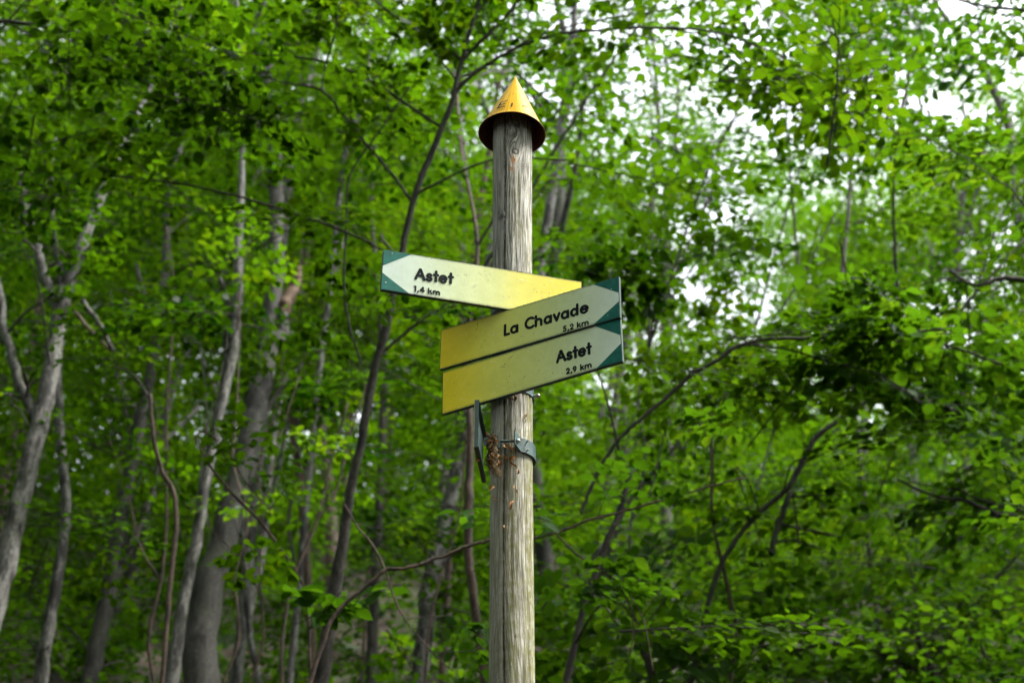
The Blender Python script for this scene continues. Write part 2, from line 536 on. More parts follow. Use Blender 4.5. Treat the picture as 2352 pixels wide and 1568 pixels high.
T6 = px_tree('thickest grey tree left of the signpost with two broken limb stubs', 10.8,
        [(455, 1568, 81.4), (485, 1350, 72.6), (530, 1180, 61.6), (575, 1010, 55.0), (598, 890, 55.0), (620, 770, 52.8), (634, 640, 37.4), (634, 520, 33.0), (634, 400, 35.2), (625, 260, 30.8), (606, 110, 29.7), (596, 0, 28.6)],
        [('broken_stub', [(628, 790, 48.4), (640, 750, 41.8), (648, 728, 37.4)], M_GREY),
         ('broken_stub', [(640, 720, 37.4), (668, 670, 28.6), (684, 640, 17.6), (690, 612, 6.6)], M_BROKEN),
         ('branch', [(612, 120, 17.6), (660, 108, 19.8), (720, 84, 19.8), (770, 52, 17.6), (802, 25, 15.4), (840, -20, 13.2)], M_BROWN),
         ('branch', [(600, 960, 13.2), (640, 900, 11.0), (660, 860, 8.8)], M_DARK)], M_GREY, M_GREY, dY=.5)
T7 = px_tree('pale thin tree rising behind the thickest grey tree', 13.5,
        [(640, 620, 20), (655, 500, 20), (668, 370, 20), (690, 250, 19), (728, 110, 16), (760, 0, 14)],
        [('branch', [(690, 250, 11), (700, 120, 10), (690, 0, 8)])], M_PALE)
T8 = px_tree('dark slim tree whose black branches arch over the signpost', 7.2,
        [(735, 1568, 35.5), (772, 1340, 30.1), (800, 1160, 23.9), (830, 1010, 20.4), (858, 860, 19.4), (890, 740, 17.7), (915, 620, 14.8), (948, 470, 14.8), (1000, 330, 13.2), (1040, 230, 12.6), (1062, 135, 11.1)],
        [('branch', [(1062, 140, 8.8), (1110, 90, 8.8), (1160, 40, 8.1), (1200, -10, 6.7), (1240, -70, 5.9)]),
         ('branch', [(1062, 138, 6.7), (1010, 105, 5.9), (950, 66, 5.9), (890, 25, 5.2), (840, -20, 4.4)]),
         ('branch', [(1040, 220, 8.8), (1090, 170, 8.1), (1150, 130, 8.1), (1220, 96, 7.4), (1300, 76, 6.7), (1400, 68, 6.7), (1520, 64, 5.9), (1650, 76, 5.2), (1760, 115, 4.4), (1900, 190, 3.7), (2050, 300, 3.0)]),
         ('branch', [(948, 465, 7.4), (900, 400, 6.7), (840, 330, 6.7), (790, 265, 5.9), (738, 208, 5.9), (650, 190, 3.7), (590, 170, 3.0)]),
         ('branch', [(738, 208, 4.4), (745, 160, 4.4), (765, 90, 3.7), (782, 0, 3.7)]),
         ('branch', [(868, 820, 7.4), (900, 790, 7.4), (950, 750, 6.7), (1000, 715, 5.9), (1050, 700, 5.2)], M_DARK),
         ('branch', [(830, 835, 5.9), (800, 740, 5.9), (790, 640, 5.2), (796, 500, 5.2), (805, 400, 4.4), (880, 290, 3.7), (940, 200, 3.0)], M_DARK),
         ('branch', [(880, 575, 4.4), (800, 535, 5.9), (720, 505, 5.9), (640, 478, 5.9), (520, 445, 5.2), (400, 420, 4.4), (240, 403, 4.4)]),
         ('branch', [(1520, 64, 3.7), (1640, 88, 3.7), (1760, 150, 3.7), (1880, 195, 3.0), (1990, 270, 3.0)])],
        M_DARK, M_BLACK, dY=-.35, singles=300)
T9 = px_tree('leaning grey tree just left of the wooden post low in the view', 11.5,
        [(972, 1500, 40), (985, 1340, 38), (1012, 1230, 36), (1040, 1120, 34), (1066, 1010, 30), (1085, 900, 24), (1100, 760, 18)],
        [('branch', [(972, 1480, 16), (1000, 1330, 16), (1016, 1250, 14)], M_PALE)], M_PALE, dY=.3)
T9b = px_tree('pinkish brown curved stem between the leaning grey tree and the wooden post', 9.0,
        [(1118, 1600, 17.0), (1106, 1500, 20.4), (1092, 1400, 20.4), (1078, 1290, 20.4), (1076, 1180, 20.4), (1078, 1080, 18.7), (1080, 960, 15.3), (1072, 800, 11.9)], [], M_BROWN)
T10 = px_tree('pale tree with a dark scar right behind the yellow cone cap', 13.0,
        [(1250, 560, 22), (1268, 440, 24), (1285, 330, 26), (1300, 230, 24), (1312, 120, 18), (1322, 0, 14)], [], M_PALE)
T11 = px_tree('small black stemmed tree right of the post low down', 7.3,
        [(1300, 1568, 17.0), (1335, 1420, 14.4), (1372, 1300, 17.0), (1420, 1180, 12.8), (1450, 1080, 10.2)],
        [('branch', [(1335, 1180, 7.6), (1370, 1090, 8.5), (1420, 1010, 8.5), (1500, 940, 9.3), (1590, 860, 10.2), (1650, 825, 10.2), (1700, 792, 9.3), (1780, 778, 8.5), (1900, 775, 8.5), (2010, 772, 8.5), (2080, 764, 7.6), (2170, 755, 4.2)], M_BLACK),
         ('branch', [(1700, 792, 4.2), (1800, 800, 4.2), (1900, 830, 4.2), (2020, 860, 4.2), (2120, 930, 3.4)], M_BLACK)], M_BLACK, dY=-.2, shoot=False)
T12 = px_tree('dark right leaning tree with a crooked fork in the right half', 8.8,
        [(1640, 1340, 12.2), (1690, 1240, 11.6), (1745, 1175, 11.6), (1800, 1130, 11.6), (1838, 1070, 13.6), (1870, 1010, 12.9), (1925, 965, 10.9), (1985, 925, 10.2), (2060, 870, 8.8), (2120, 812, 8.2)],
        [('branch', [(1770, 1270, 15.0), (1790, 1200, 15.0), (1815, 1130, 13.6)], M_GREY),
         ('branch', [(1835, 1250, 4.8), (1828, 1180, 4.8), (1820, 1130, 4.1)], M_BROWN)], M_DARK, dY=.2)
T13 = px_tree('grey tree with a bare leaning top against the bright sky at the far right', 15.0,
        [(2352, 700, 20), (2345, 560, 20), (2335, 420, 20), (2318, 300, 20), (2280, 200, 18), (2230, 120, 13)],
        [('branch', [(2280, 380, 16), (2240, 345, 18), (2190, 315, 16), (2120, 280, 12), (2040, 250, 8)], M_DARK),
         ('branch', [(2120, 280, 8), (2110, 180, 8), (2160, 80, 7), (2130, 0, 6)], M_DARK),
         ('branch', [(2080, 260, 8), (2085, 150, 6), (2070, 60, 5)], M_DARK)], M_GREY)
TL = px_tree('dark leaved tree reaching in from the top left corner', 7.0,
        [(-420, 1200, 60), (-380, 800, 52), (-330, 300, 44), (-300, -100, 34)],
        [('branch', [(-330, 120, 12), (-150, 60, 12), (0, 50, 10), (120, 66, 9), (250, 88, 8), (370, 110, 7), (430, 145, 6), (500, 185, 5), (600, 230, 4)]),
         ('branch', [(370, 110, 5), (410, 80, 5), (450, 45, 5), (490, 30, 4)]),
         ('branch', [(20, 52, 5), (80, 90, 5), (130, 150, 5), (160, 185, 5), (120, 240, 4)])], M_DARK, M_BLACK, singles=300)
TR = px_tree('broad leaved tree reaching in from beyond the right edge at mid height', 8.0,
        [(2760, 1600, 60), (2720, 1200, 54), (2690, 800, 46), (2660, 300, 34)],
        [('branch', [(2690, 900, 14), (2520, 860, 12), (2352, 850, 8), (2200, 800, 6), (2090, 765, 5)]),
         ('branch', [(2690, 740, 26), (2500, 680, 20), (2352, 645, 15), (2300, 640, 12), (2240, 655, 8), (2180, 620, 6)], M_DARK),
         ('branch', [(2690, 1260, 22), (2500, 1200, 18), (2352, 1188, 15), (2290, 1180, 13), (2220, 1150, 10), (2150, 1140, 8), (2060, 1100, 5)], M_DARK),
         ('branch', [(2660, 100, 16), (2500, 50, 12), (2352, 24, 9), (2280, 18, 8), (2200, 0, 6)], M_DARK),
         ('branch', [(2352, 190 * 0 + 1175, 7), (2260, 1150, 6), (2190, 1120, 5)], M_BLACK)], M_DARK, M_BLACK, leaf_mat_=M_LEAFBIG, singles=300)
T14 = px_tree('low spreading tree with broad leaves below the sign boards on the right', 8.8,
        [(1560, 1900, 26), (1540, 1700, 24), (1500, 1560, 20), (1460, 1440, 12)],
        [('branch', [(1500, 1560, 8), (1620, 1490, 7), (1760, 1440, 6), (1900, 1420, 4)], M_BROWN)], M_DARK, leaf_mat_=M_LEAFBIG, singles=300, shoot=False)
T15 = px_tree('shrubby tree spreading low in the bottom right corner', 11.0,
        [(2240, 1900, 30), (2200, 1700, 28), (2150, 1560, 22), (2100, 1450, 14)],
        [('branch', [(2150, 1560, 9), (2000, 1490, 10), (1900, 1480, 9), (1780, 1500, 8)], M_DARK)], M_DARK, leaf_mat_=M_LEAFBIG, singles=300, shoot=False)
T16 = px_tree('brown limbed sapling whose long twigs cross behind the wooden post', 6.6,
        [(690, 1640, 11.5), (740, 1480, 10.1), (770, 1410, 9.4), (835, 1350, 8.6), (885, 1308, 8.6)],
        [('branch', [(885, 1308, 8.6), (950, 1300, 8.6), (1010, 1280, 7.9), (1070, 1255, 7.9), (1120, 1242, 7.2), (1200, 1240, 6.5), (1280, 1222, 6.5), (1350, 1195, 6.5), (1420, 1178, 5.8), (1520, 1148, 5.8), (1620, 1120, 4.3), (1710, 1095, 3.6)], M_BROWN),
         ('branch', [(1275, 1222, 4.3), (1320, 1268, 5.0), (1380, 1310, 5.0), (1420, 1340, 4.3), (1445, 1390, 2.9), (1470, 1440, 2.2)], M_BROWN),
         ('branch', [(790, 1155, 4.3), (822, 1210, 4.3), (855, 1250, 5.0), (885, 1308, 5.8), (905, 1370, 5.0), (930, 1420, 4.3), (985, 1490, 3.6), (1040, 1540, 2.9)], M_BROWN),
         ('hanging_twig', [(1440, 1370, 2.9), (1455, 1420, 2.9), (1450, 1500, 2.9)], M_BROWN),
         ('hanging_twig', [(1445, 1360, 2.9), (1480, 1430, 2.9), (1500, 1540, 3.6)], M_BROWN)], M_BROWN, shoot=False, leaf_mat_=M_LEAFBIG, singles=120)
T17 = px_tree('bent brown sapling twigs in front of the thickest grey tree', 7.4,
        [(720, 1700, 6.5), (712, 1500, 6.5), (702, 1360, 6.5), (655, 1275, 6.5), (600, 1200, 7.2), (545, 1145, 6.5), (490, 1080, 5.8), (460, 1030, 5.0), (450, 1002, 4.3), (480, 995, 4.3), (520, 1050, 3.6)],
        [('branch', [(480, 995, 3.6), (520, 1030, 3.6), (560, 1100, 3.6), (610, 1160, 2.9), (625, 1185, 2.2)], M_BROWN),
         ('branch', [(545, 1145, 2.2), (480, 1200, 2.2), (540, 1270, 2.9), (590, 1350, 2.9), (625, 1400, 2.2)], M_BROWN)], M_BROWN, shoot=False)
T18 = px_tree('thin pale stem standing between the thickest grey tree and the dark slim tree', 12.5,
        [(600, 1600, 14), (578, 1480, 14), (568, 1380, 14), (560, 1280, 13), (556, 1180, 10)], [], M_PALE, shoot=False)
T19 = px_tree('grey sapling pair seen between the thick tree and the dark slim tree', 14.0,
        [(712, 1400, 18), (700, 1250, 18), (690, 1120, 17), (672, 990, 15), (655, 850, 14), (660, 740, 12)],
        [('branch', [(672, 985, 11), (700, 900, 10), (728, 820, 9), (735, 740, 7)], M_BROWN),
         ('branch', [(690, 1120, 9), (715, 1000, 12), (722, 850, 12), (745, 660, 9)], M_BROWN)], M_BROWN)
T20 = px_tree('pale thin tree leaning right at upper middle behind the dark branches', 12.0,
        [(740, 800, 13), (760, 650, 13), (780, 440, 13), (800, 320, 13), (835, 230, 14), (850, 120, 12), (880, 20, 9)],
        [('branch', [(832, 250, 11), (900, 200, 10), (960, 150, 9), (1060, 80, 7), (1130, 30, 6)], M_PALE)], M_PALE)
T21 = px_tree('brown mossy trunk seen just behind the post under the cone cap', 14.0,
        [(1060, 900, 14), (1080, 700, 16), (1095, 540, 14), (1110, 430, 14), (1125, 340, 13), (1145, 200, 10)], [], M_BROWN)
T22 = px_tree('dark stem in the deep shade right of the sapling twigs', 13.0,
        [(850, 1600, 26), (856, 1440, 26), (862, 1320, 24), (870, 1180, 20), (880, 1000, 18), (880, 820, 16)], [], M_DARK)
T23 = px_tree('black crooked double stem right of the wooden post', 12.0,
        [(1365, 1350, 12.8), (1400, 1270, 14.4), (1440, 1160, 10.4), (1520, 1060, 9.6), (1590, 980, 8.8), (1640, 900, 7.2)],
        [('branch', [(1640, 900, 5.6), (1600, 990, 6.4), (1560, 1040, 6.4)], M_BLACK)], M_BLACK)
T24 = px_tree('slender dark tree with a bare upright top in the right of the sky gaps', 13.0,
        [(1970, 1000, 12), (1955, 850, 10), (1935, 640, 11), (1945, 520, 9), (1960, 350, 7)],
        [('branch', [(1610, 500, 7), (1640, 420, 7), (1655, 330, 7), (1700, 260, 5)], M_BLACK)], M_BLACK)
TRACED = len(TREES)

# ------------------------------------------------------------------ trees deeper in the wood
def wood_tree(x, y, label, group, mat):
    z0 = float(ground(x, y)); org = np.array([x, y, z0])
    root = thing('woodland_tree', label, 'tree', org, group)
    H = random.uniform(9, 13); r0 = random.uniform(.06, .12)
    ln = np.array([random.uniform(-.16, .2), random.uniform(-.15, .05), 1])
    P = [org + [0, 0, -.15]]
    for k in range(1, 8):
        P.append(P[-1] + ln * H / 7 + np.array([random.gauss(0, .14), random.gauss(0, .14), 0]))
    P = np.array(P); r = r0 * np.linspace(1, .3, 8)
    o, C = limb_mesh('trunk', P, r, mat, root, org, 8, .06, 4, .08)
    for k in range(random.randint(2, 4)):
        i = random.randint(len(C) // 3, len(C) - 8); a = random.uniform(0, 6.28); ll = random.uniform(1.5, 3)
        s = C[i]; e = s + np.array([math.cos(a) * ll * .5, math.sin(a) * ll * .4, ll])
        rr = np.interp(i / len(C), [0, 1], [r0, r0 * .3]) * .6
        limb_mesh('branch', np.array([s, (s + e) / 2 + [math.cos(a) * .2, math.sin(a) * .2, -.1], e]), [rr, rr * .8, rr * .4], mat, root, org, 6, .05, 4)
    TREES.append(dict(root=root, org=org, path=C, crown=Crown(), mat=M_LEAF, singles=0, bmat=mat, Y=y))


spots = []
tries = 0
while len(spots) < 54 and tries < 4000:
    tries += 1
    y = random.uniform(13.5, 44); x = random.uniform(-.40 * y - 1.5, .40 * y + 1.5)
    if y < 23 and x / y > .10: continue
    if all((x - a) ** 2 + (y - b) ** 2 > 2.2 ** 2 for a, b in spots):
        spots.append((x, y))
for x, y in spots:
    near = y < 24
    side = 'left of' if x < 0 else 'right of'
    lab = ('slim grey tree in the middle distance %s the signpost, half hidden by leaves' if near else 'far tree high on the wooded slope %s the signpost') % side
    wood_tree(x, y, lab, ('middle distance trees ' if near else 'far trees on the slope ') + side + ' the signpost', random.choice([M_PALE, M_GREY, M_GREY, M_DARK, M_BROWN]))

random.seed(5)
SAP = []
for k in range(16):      # thin stems crowding the space between the larger trunks on the left
    px = random.choice([random.uniform(20, 1060)] * 3 + [random.uniform(1250, 2300)]); Y = random.uniform(8.5, 15)
    q = [(px, 1600, random.uniform(6, 11))]
    lean = random.uniform(-.05, .20)
    for j in range(1, 9):
        q.append((q[-1][0] + lean * 130 + random.gauss(0, 16), 1600 - j * 135, q[0][2] * (1 - .09 * j)))
    j = random.randint(2, 5); sd_ = random.choice([-1, 1]); b0 = q[j]
    br = [b0, (b0[0] + sd_ * 45, b0[1] - 70, b0[2] * .7), (b0[0] + sd_ * 75, b0[1] - 190, b0[2] * .6), (b0[0] + sd_ * 120, b0[1] - 330, b0[2] * .4)]
    sgn = 'left of' if px < 1176 else 'right of'
    px_tree('thin dark sapling stem among the trees %s the wooden post' % sgn, Y, q[:random.randint(6, 9)], [('branch', br)], random.choice([M_DARK, M_BROWN, M_GREY, M_BLACK]), shoot=False)
    TREES[-1]['root'].name = 'sapling'; TREES[-1]['root']['category'] = 'sapling'; TREES[-1]['root']['group'] = 'thin saplings %s the post' % sgn

SHRUBS = []
for i in range(26):
    y = random.uniform(24, 42); x = random.uniform(-.36 * y, .36 * y)
    org = np.array([x, y, float(ground(x, y))])
    side = 'left of' if x < 0 else 'right of'
    root = thing('shrub', 'low leafy shrub on the forest floor %s the signpost' % side, 'shrub', org, 'undergrowth shrubs %s the post' % side)
    for k in range(3):
        a = random.uniform(0, 6.28)
        e = org + np.array([math.cos(a) * .5, math.sin(a) * .5, random.uniform(.9, 1.5)])
        limb_mesh('stem', np.array([org + [0, 0, -.1], (org + e) / 2 + [0, 0, .15], e]), [.02, .016, .008], M_BROWN, root, org, 5, .05, 3)
    cr = Crown()
    for k in range(9):
        add_spray(cr, org + np.array([random.gauss(0, .7), random.gauss(0, .6), random.uniform(.4, 2.0)]), random.uniform(0, 6.28), 1.3, .105, 2, tint=random.uniform(.3, .7))
    finish_crown(cr, root, M_LEAF, org)

# ------------------------------------------------------------------ foliage placement
TP = [t['path'] for t in TREES]


def nearest_tree(p, cand=None):
    best, bd = 0, 1e9
    for i in (cand or range(len(TREES))):
        q = TP[i]
        if abs(TREES[i]['Y'] - p[1]) > 9: continue
        d = ((q - p) ** 2).sum(1).min()
        if d < bd: best, bd = i, d
    return best, bd


def place(p, scale, leaf, lod, tint, tree=None, keep=1.0, twigs=False, ang=None, tilt=.2, droop=-.12, limb=True, spread=.16):
    if tree is None:
        i, _ = nearest_tree(p)
        tree = TREES[i]
    q = tree['path']; j = int((((q - p) ** 2).sum(1)).argmin()); away = p - q[j]
    if ang is None: ang = math.atan2(away[1], away[0]) + random.gauss(0, .7)
    add_spray(tree['crown'], p, ang, scale, leaf, lod, tilt, tint, keep, twigs, droop, spread)
    if limb:
        b, ax = tree['crown'].base[-1]
        dist = np.linalg.norm(b - q[j])
        jj = max(1, j - int(len(q) * .06 * min(dist, 3))); s = q[jj]
        if dist < 4.5:
            r = .005 + .0035 * dist
            mid = (s + b) / 2 + np.array([0, 0, .12 * dist]) + rng.normal(0, .05 * dist, 3)
            C = catmull(np.array([s, mid, b]), 4)
            v, f = tube(C, np.linspace(r, .004, len(C)), 5, .1, cap=False)
            tree['crown'].tw.add(v, f)


def noise3(p, s, seed):
    """cheap smooth noise in about -1..1"""
    a = 0
    for k, (fx, fy, fz) in enumerate([(1, .7, 1.1), (1.9, 1.3, 1.7), (3.1, 2.3, 2.9)]):
        a += math.sin(p[0] * fx / s + seed + k) * math.sin(p[1] * fy / s * .8 + seed * 1.7 + k * 2) * math.sin(p[2] * fz / s + seed * .6 + k) / (1 + .5 * k)
    return a


def canopy(y0, y1, n, scale, leaf, lod, dens, keep=1.0, twigs=False, limb=1.0, tint=.5, roof=0.0, floor_=None):
    """sprays between y0 and y1; the share roof of them in the closed crown layer 6.5 to 12.5 m above the slope"""
    c = 0; t = 0
    while c < n and t < n * 14:
        t += 1
        y = math.sqrt(random.uniform(y0 * y0, y1 * y1))
        x = random.uniform(-.37 * y - 1.0, .37 * y + 1.0)
        g = float(ground(x, y))
        if random.random() < roof:
            z = g + random.triangular(6.0, 12.5, 8.5)
        elif floor_:
            z = g + random.uniform(*floor_)
        else:
            z = 1.6 + random.uniform(.34, 1.12) * y
        tz = (z - 1.6) / y
        p = np.array([x, y, z])
        if z < g + .6 or tz < .30: continue
        if y < 10.9 and -.178 < x / y < -.125 and tz > .32 and random.random() < .85: continue
        if random.random() > dens(p, tz, x / y): continue
        c += 1
        place(p, scale * random.uniform(.8, 1.2), leaf, lod, float(np.clip(tint + .25 * noise3(p, 2.5, 4) + random.gauss(0, .2), 0, 1)), keep=keep, twigs=twigs, limb=random.random() < limb)
    return c


def sm(a, b, x):
    t = min(1, max(0, (x - a) / (b - a))); return t * t * (3 - 2 * t)


def d_near(p, tz, ax):      # open space below the canopy in front of the left hand trunks
    d = .34 + .6 * sm(.66, .80, tz) if ax < .02 else .45 + .5 * sm(.55, .7, tz)
    return d * (.55 + .45 * (noise3(p, 1.8, 1) > -.1))


def d_mid(p, tz, ax):
    d = .85 + .15 * sm(.6, .8, tz)
    if tz > .62: d *= 1 - .45 * sm(.02, .14, ax)
    return d * (.35 + .65 * (noise3(p, 2.0, 2) > -.15))


def d_roof(p, tz, ax):      # the crown layer, with the wood thinning out on the right
    if ax > -.03 and tz > .58 and noise3(p, 2.4, 7) < -.10 + .6 * sm(-.03, .15, ax): return .06
    if ax <= -.03 and tz > .68 and noise3(p, 2.0, 8) < -.35: return .2
    return 1.0


canopy(6.6, 10, 64, .9, .068, 0, d_near, twigs=True)
canopy(10, 15, 410, 1.0, .070, 1, d_mid, twigs=True, limb=.6)
canopy(9, 16, 150, 1.0, .070, 1, lambda p, tz, ax: 1.0 if (ax > .04 and tz < .70) else .2, twigs=True, limb=.5, tint=.55)
canopy(14, 24, 900, 1.1, .080, 2, d_roof, limb=.25, roof=.82, floor_=(1.0, 7.0))
canopy(24, 34, 1450, 1.3, .105, 2, d_roof, keep=.85, limb=.1, roof=.76, floor_=(.6, 7.0))
canopy(34, 48, 1600, 1.6, .138, 2, d_roof, keep=.8, limb=0, roof=.74, floor_=(.6, 7.0))


def cluster(pts, tree, n, leaf, scale=.8, lod=0, tint=.4, sp=(60, 45), dY=.8, keep=.8, tilt=.35, droop=-.1, spread=.3):
    """sprays of one tree gathered along a branch seen in the photograph"""
    pts = np.array(pts, float)
    for _ in range(n):
        s = random.uniform(0, len(pts) - 1.001); i = int(s); f = s - i
        q = pts[i] * (1 - f) + pts[i + 1] * f
        p, _s = at(q[0] + random.gauss(0, sp[0]), q[1] + random.gauss(0, sp[1]), q[2] + random.gauss(0, dY) * .6)
        place(p, scale * random.uniform(.75, 1.2), leaf, lod, min(1, max(0, tint + random.gauss(0, .13))), tree, keep, True, ang=random.uniform(0, 6.28), tilt=tilt, droop=droop, limb=False, spread=spread)


cluster([(-60, 60, 7), (180, 110, 6.9), (380, 160, 6.8), (560, 240, 6.8)], TL, 14, .075, .7, tint=.4, keep=.6, sp=(70, 70))
cluster([(-40, 300, 7), (160, 330, 7), (360, 360, 7)], TL, 7, .075, .7, tint=.4, keep=.6, sp=(70, 60))
cluster([(620, 60, 8), (520, 330, 8)], TL, 4, .075, .7, tint=.4)
cluster([(1300, 90, 7.2), (1560, 90, 6.9), (1760, 130, 6.8), (1950, 230, 6.8), (2120, 350, 6.9)], T8, 11, .080, .75, tint=.8, sp=(70, 60), keep=.5)
cluster([(860, 40, 7.5), (1120, 60, 7.5), (960, 240, 7.6)], T8, 7, .075, .7, tint=.5, sp=(60, 60))
cluster([(1800, 790, 8), (2050, 800, 8), (2230, 850, 8), (2380, 960, 8)], TR, 13, .10, .9, tint=.7, keep=.6, sp=(80, 70))
cluster([(2020, 900, 8.2), (2240, 960, 8.2), (2380, 820, 8.2)], TR, 4, .09, .85, tint=.7, keep=.6, sp=(80, 60))
cluster([(2050, 40, 8.2), (2300, 120, 8.2), (2352, 480, 8.2)], TR, 6, .085, .8, tint=.4, sp=(80, 60))
cluster([(1270, 1330, 9), (1420, 1400, 9), (1600, 1360, 9), (1500, 1520, 9)], T14, 9, .10, .85, tint=.75, keep=.6, sp=(80, 70))
cluster([(1700, 1340, 11), (1950, 1370, 11), (2150, 1430, 11), (2300, 1560, 11)], T15, 11, .10, 1.0, tint=.75, keep=.6, sp=(90, 80))
cluster([(1750, 1560, 11), (2000, 1580, 11)], T15, 5, .10, 1.0, tint=.7, keep=.6)
cluster([(660, 1400, 6.9), (760, 1370, 6.9), (790, 1400, 6.9)], T16, 2, .085, .45, tint=.6, sp=(25, 15), dY=.2, keep=.35)
cluster([(300, 760, 9.5), (500, 700, 9.5), (420, 900, 9.5)], T1, 3, .08, .8, tint=.45, sp=(80, 60))
cluster([(1330, 620, 8), (1500, 640, 8)], T11, 3, .08, .7, tint=.5)


def surroundings():
    """unseen foliage added over and behind the camera to shade the view"""
    cr = Crown(); ac = Acc(); n = 0
    hole = np.array([4.4, 3.0])  # opening aimed at the sun so that light reaches the boards
    while n < 2600:
        x = random.uniform(-17, 17); y = random.uniform(-17, 26)
        if n % 2: z = random.uniform(8.5, 14)
        else:
            z = random.uniform(2.5, 9)
            if math.hypot(x, y - 1) < 7: continue
        if z > 8.5 and y > 5.5 and x > -2.5 and n % 5: continue
        tz = (z - 1.6) / y if y > 0.5 else 9
        if y > .5 and tz < 1.22 and abs(x) < .40 * y + 1.2: continue
        k = (z - 4) / 7
        hx = x - hole[0] * k
        if math.hypot(hx / (2.6 if hx > 0 else 1), (y - 3.8 - (hole[1] - 3.8) * k) * (.7 if hx > 0 else 1)) < 1.9: continue
        if noise3((x, y, z), 3.0, 9) < -.55: continue
        if z < ground(x, y) + .5: continue
        n += 1
        add_spray(cr, np.array([x, y, z]), random.uniform(0, 6.28), random.uniform(1.8, 2.6), .30, 2, tint=random.uniform(.3, .7), keep=.36)
    for i in range(1500):       # unseen leaf walls added on both sides to stop light coming in sideways
        y = random.uniform(9, 54); x = random.choice([-1, 1]) * (.44 * y + 2.2 + abs(random.gauss(0, 3)))
        z = float(ground(x, y)) + random.uniform(.4, 12)
        if y < 26 and z > 11 and x > 0 and random.random() < .5: continue
        add_spray(cr, np.array([x, y, z]), random.uniform(0, 6.28), random.uniform(1.8, 2.6), .31, 2, tint=random.uniform(.2, .6), keep=.35)
    for i in range(1500):       # the wood goes on over the brow
        x = random.uniform(-26, 26); y = random.uniform(47.5, 55)
        z = float(ground(x, 46)) + random.triangular(-2.0, 14.0 + 1.5 * math.sin(x * .8) + 1.0 * math.sin(x * 2.1 + 1) - 5.0 * sm(-2, 8, x), 6.0 - 2.0 * sm(-2, 8, x))
        add_spray(cr, np.array([x, y, z]), random.uniform(0, 6.28), random.uniform(1.6, 2.3), .22, 2, tint=random.uniform(.2, .8), keep=.6)
    P = np.vstack(cr.P); V, F, k = leaf_geometry(P, np.vstack(cr.D), np.vstack(cr.N), np.concatenate(cr.S), 2)
    o = link('surrounding_shade_foliage', fastmesh('surrounding_shade_foliage', V, F, M_LEAF, (0, 0, 0), {'tint': np.repeat(np.concatenate(cr.T), k)}))
    tag(o, 'unseen leafy canopy added around and above to shade the view, with foliage over the brow', kind='stuff')


def undergrowth():
    """seedlings and brambles covering the slope"""
    cr = Crown()
    for _ in range(1000):
        y = random.uniform(12, 47); x = random.uniform(-.42 * y, .42 * y)
        if noise3((x, y, 0), 2.0, 5) < -.35: continue
        add_spray(cr, np.array([x, y, ground(x, y) + random.uniform(.1, .9)]), random.uniform(0, 6.28), random.uniform(.9, 1.6), .125, 2, tilt=.5, tint=random.uniform(.2, .6), spread=.4, keep=.7)
    P = np.vstack(cr.P); V, F, k = leaf_geometry(P, np.vstack(cr.D), np.vstack(cr.N), np.concatenate(cr.S), 2)
    o = link('undergrowth', fastmesh('undergrowth', V, F, M_LEAF, (0, 0, 0), {'tint': np.repeat(np.concatenate(cr.T), k)}))
    tag(o, 'low seedlings and brambles covering the wooded slope', kind='stuff')


undergrowth()
surroundings()

for k, t in enumerate(TREES):
    finish_crown(t['crown'], t['root'], t['mat'], t['org'], t['singles'])

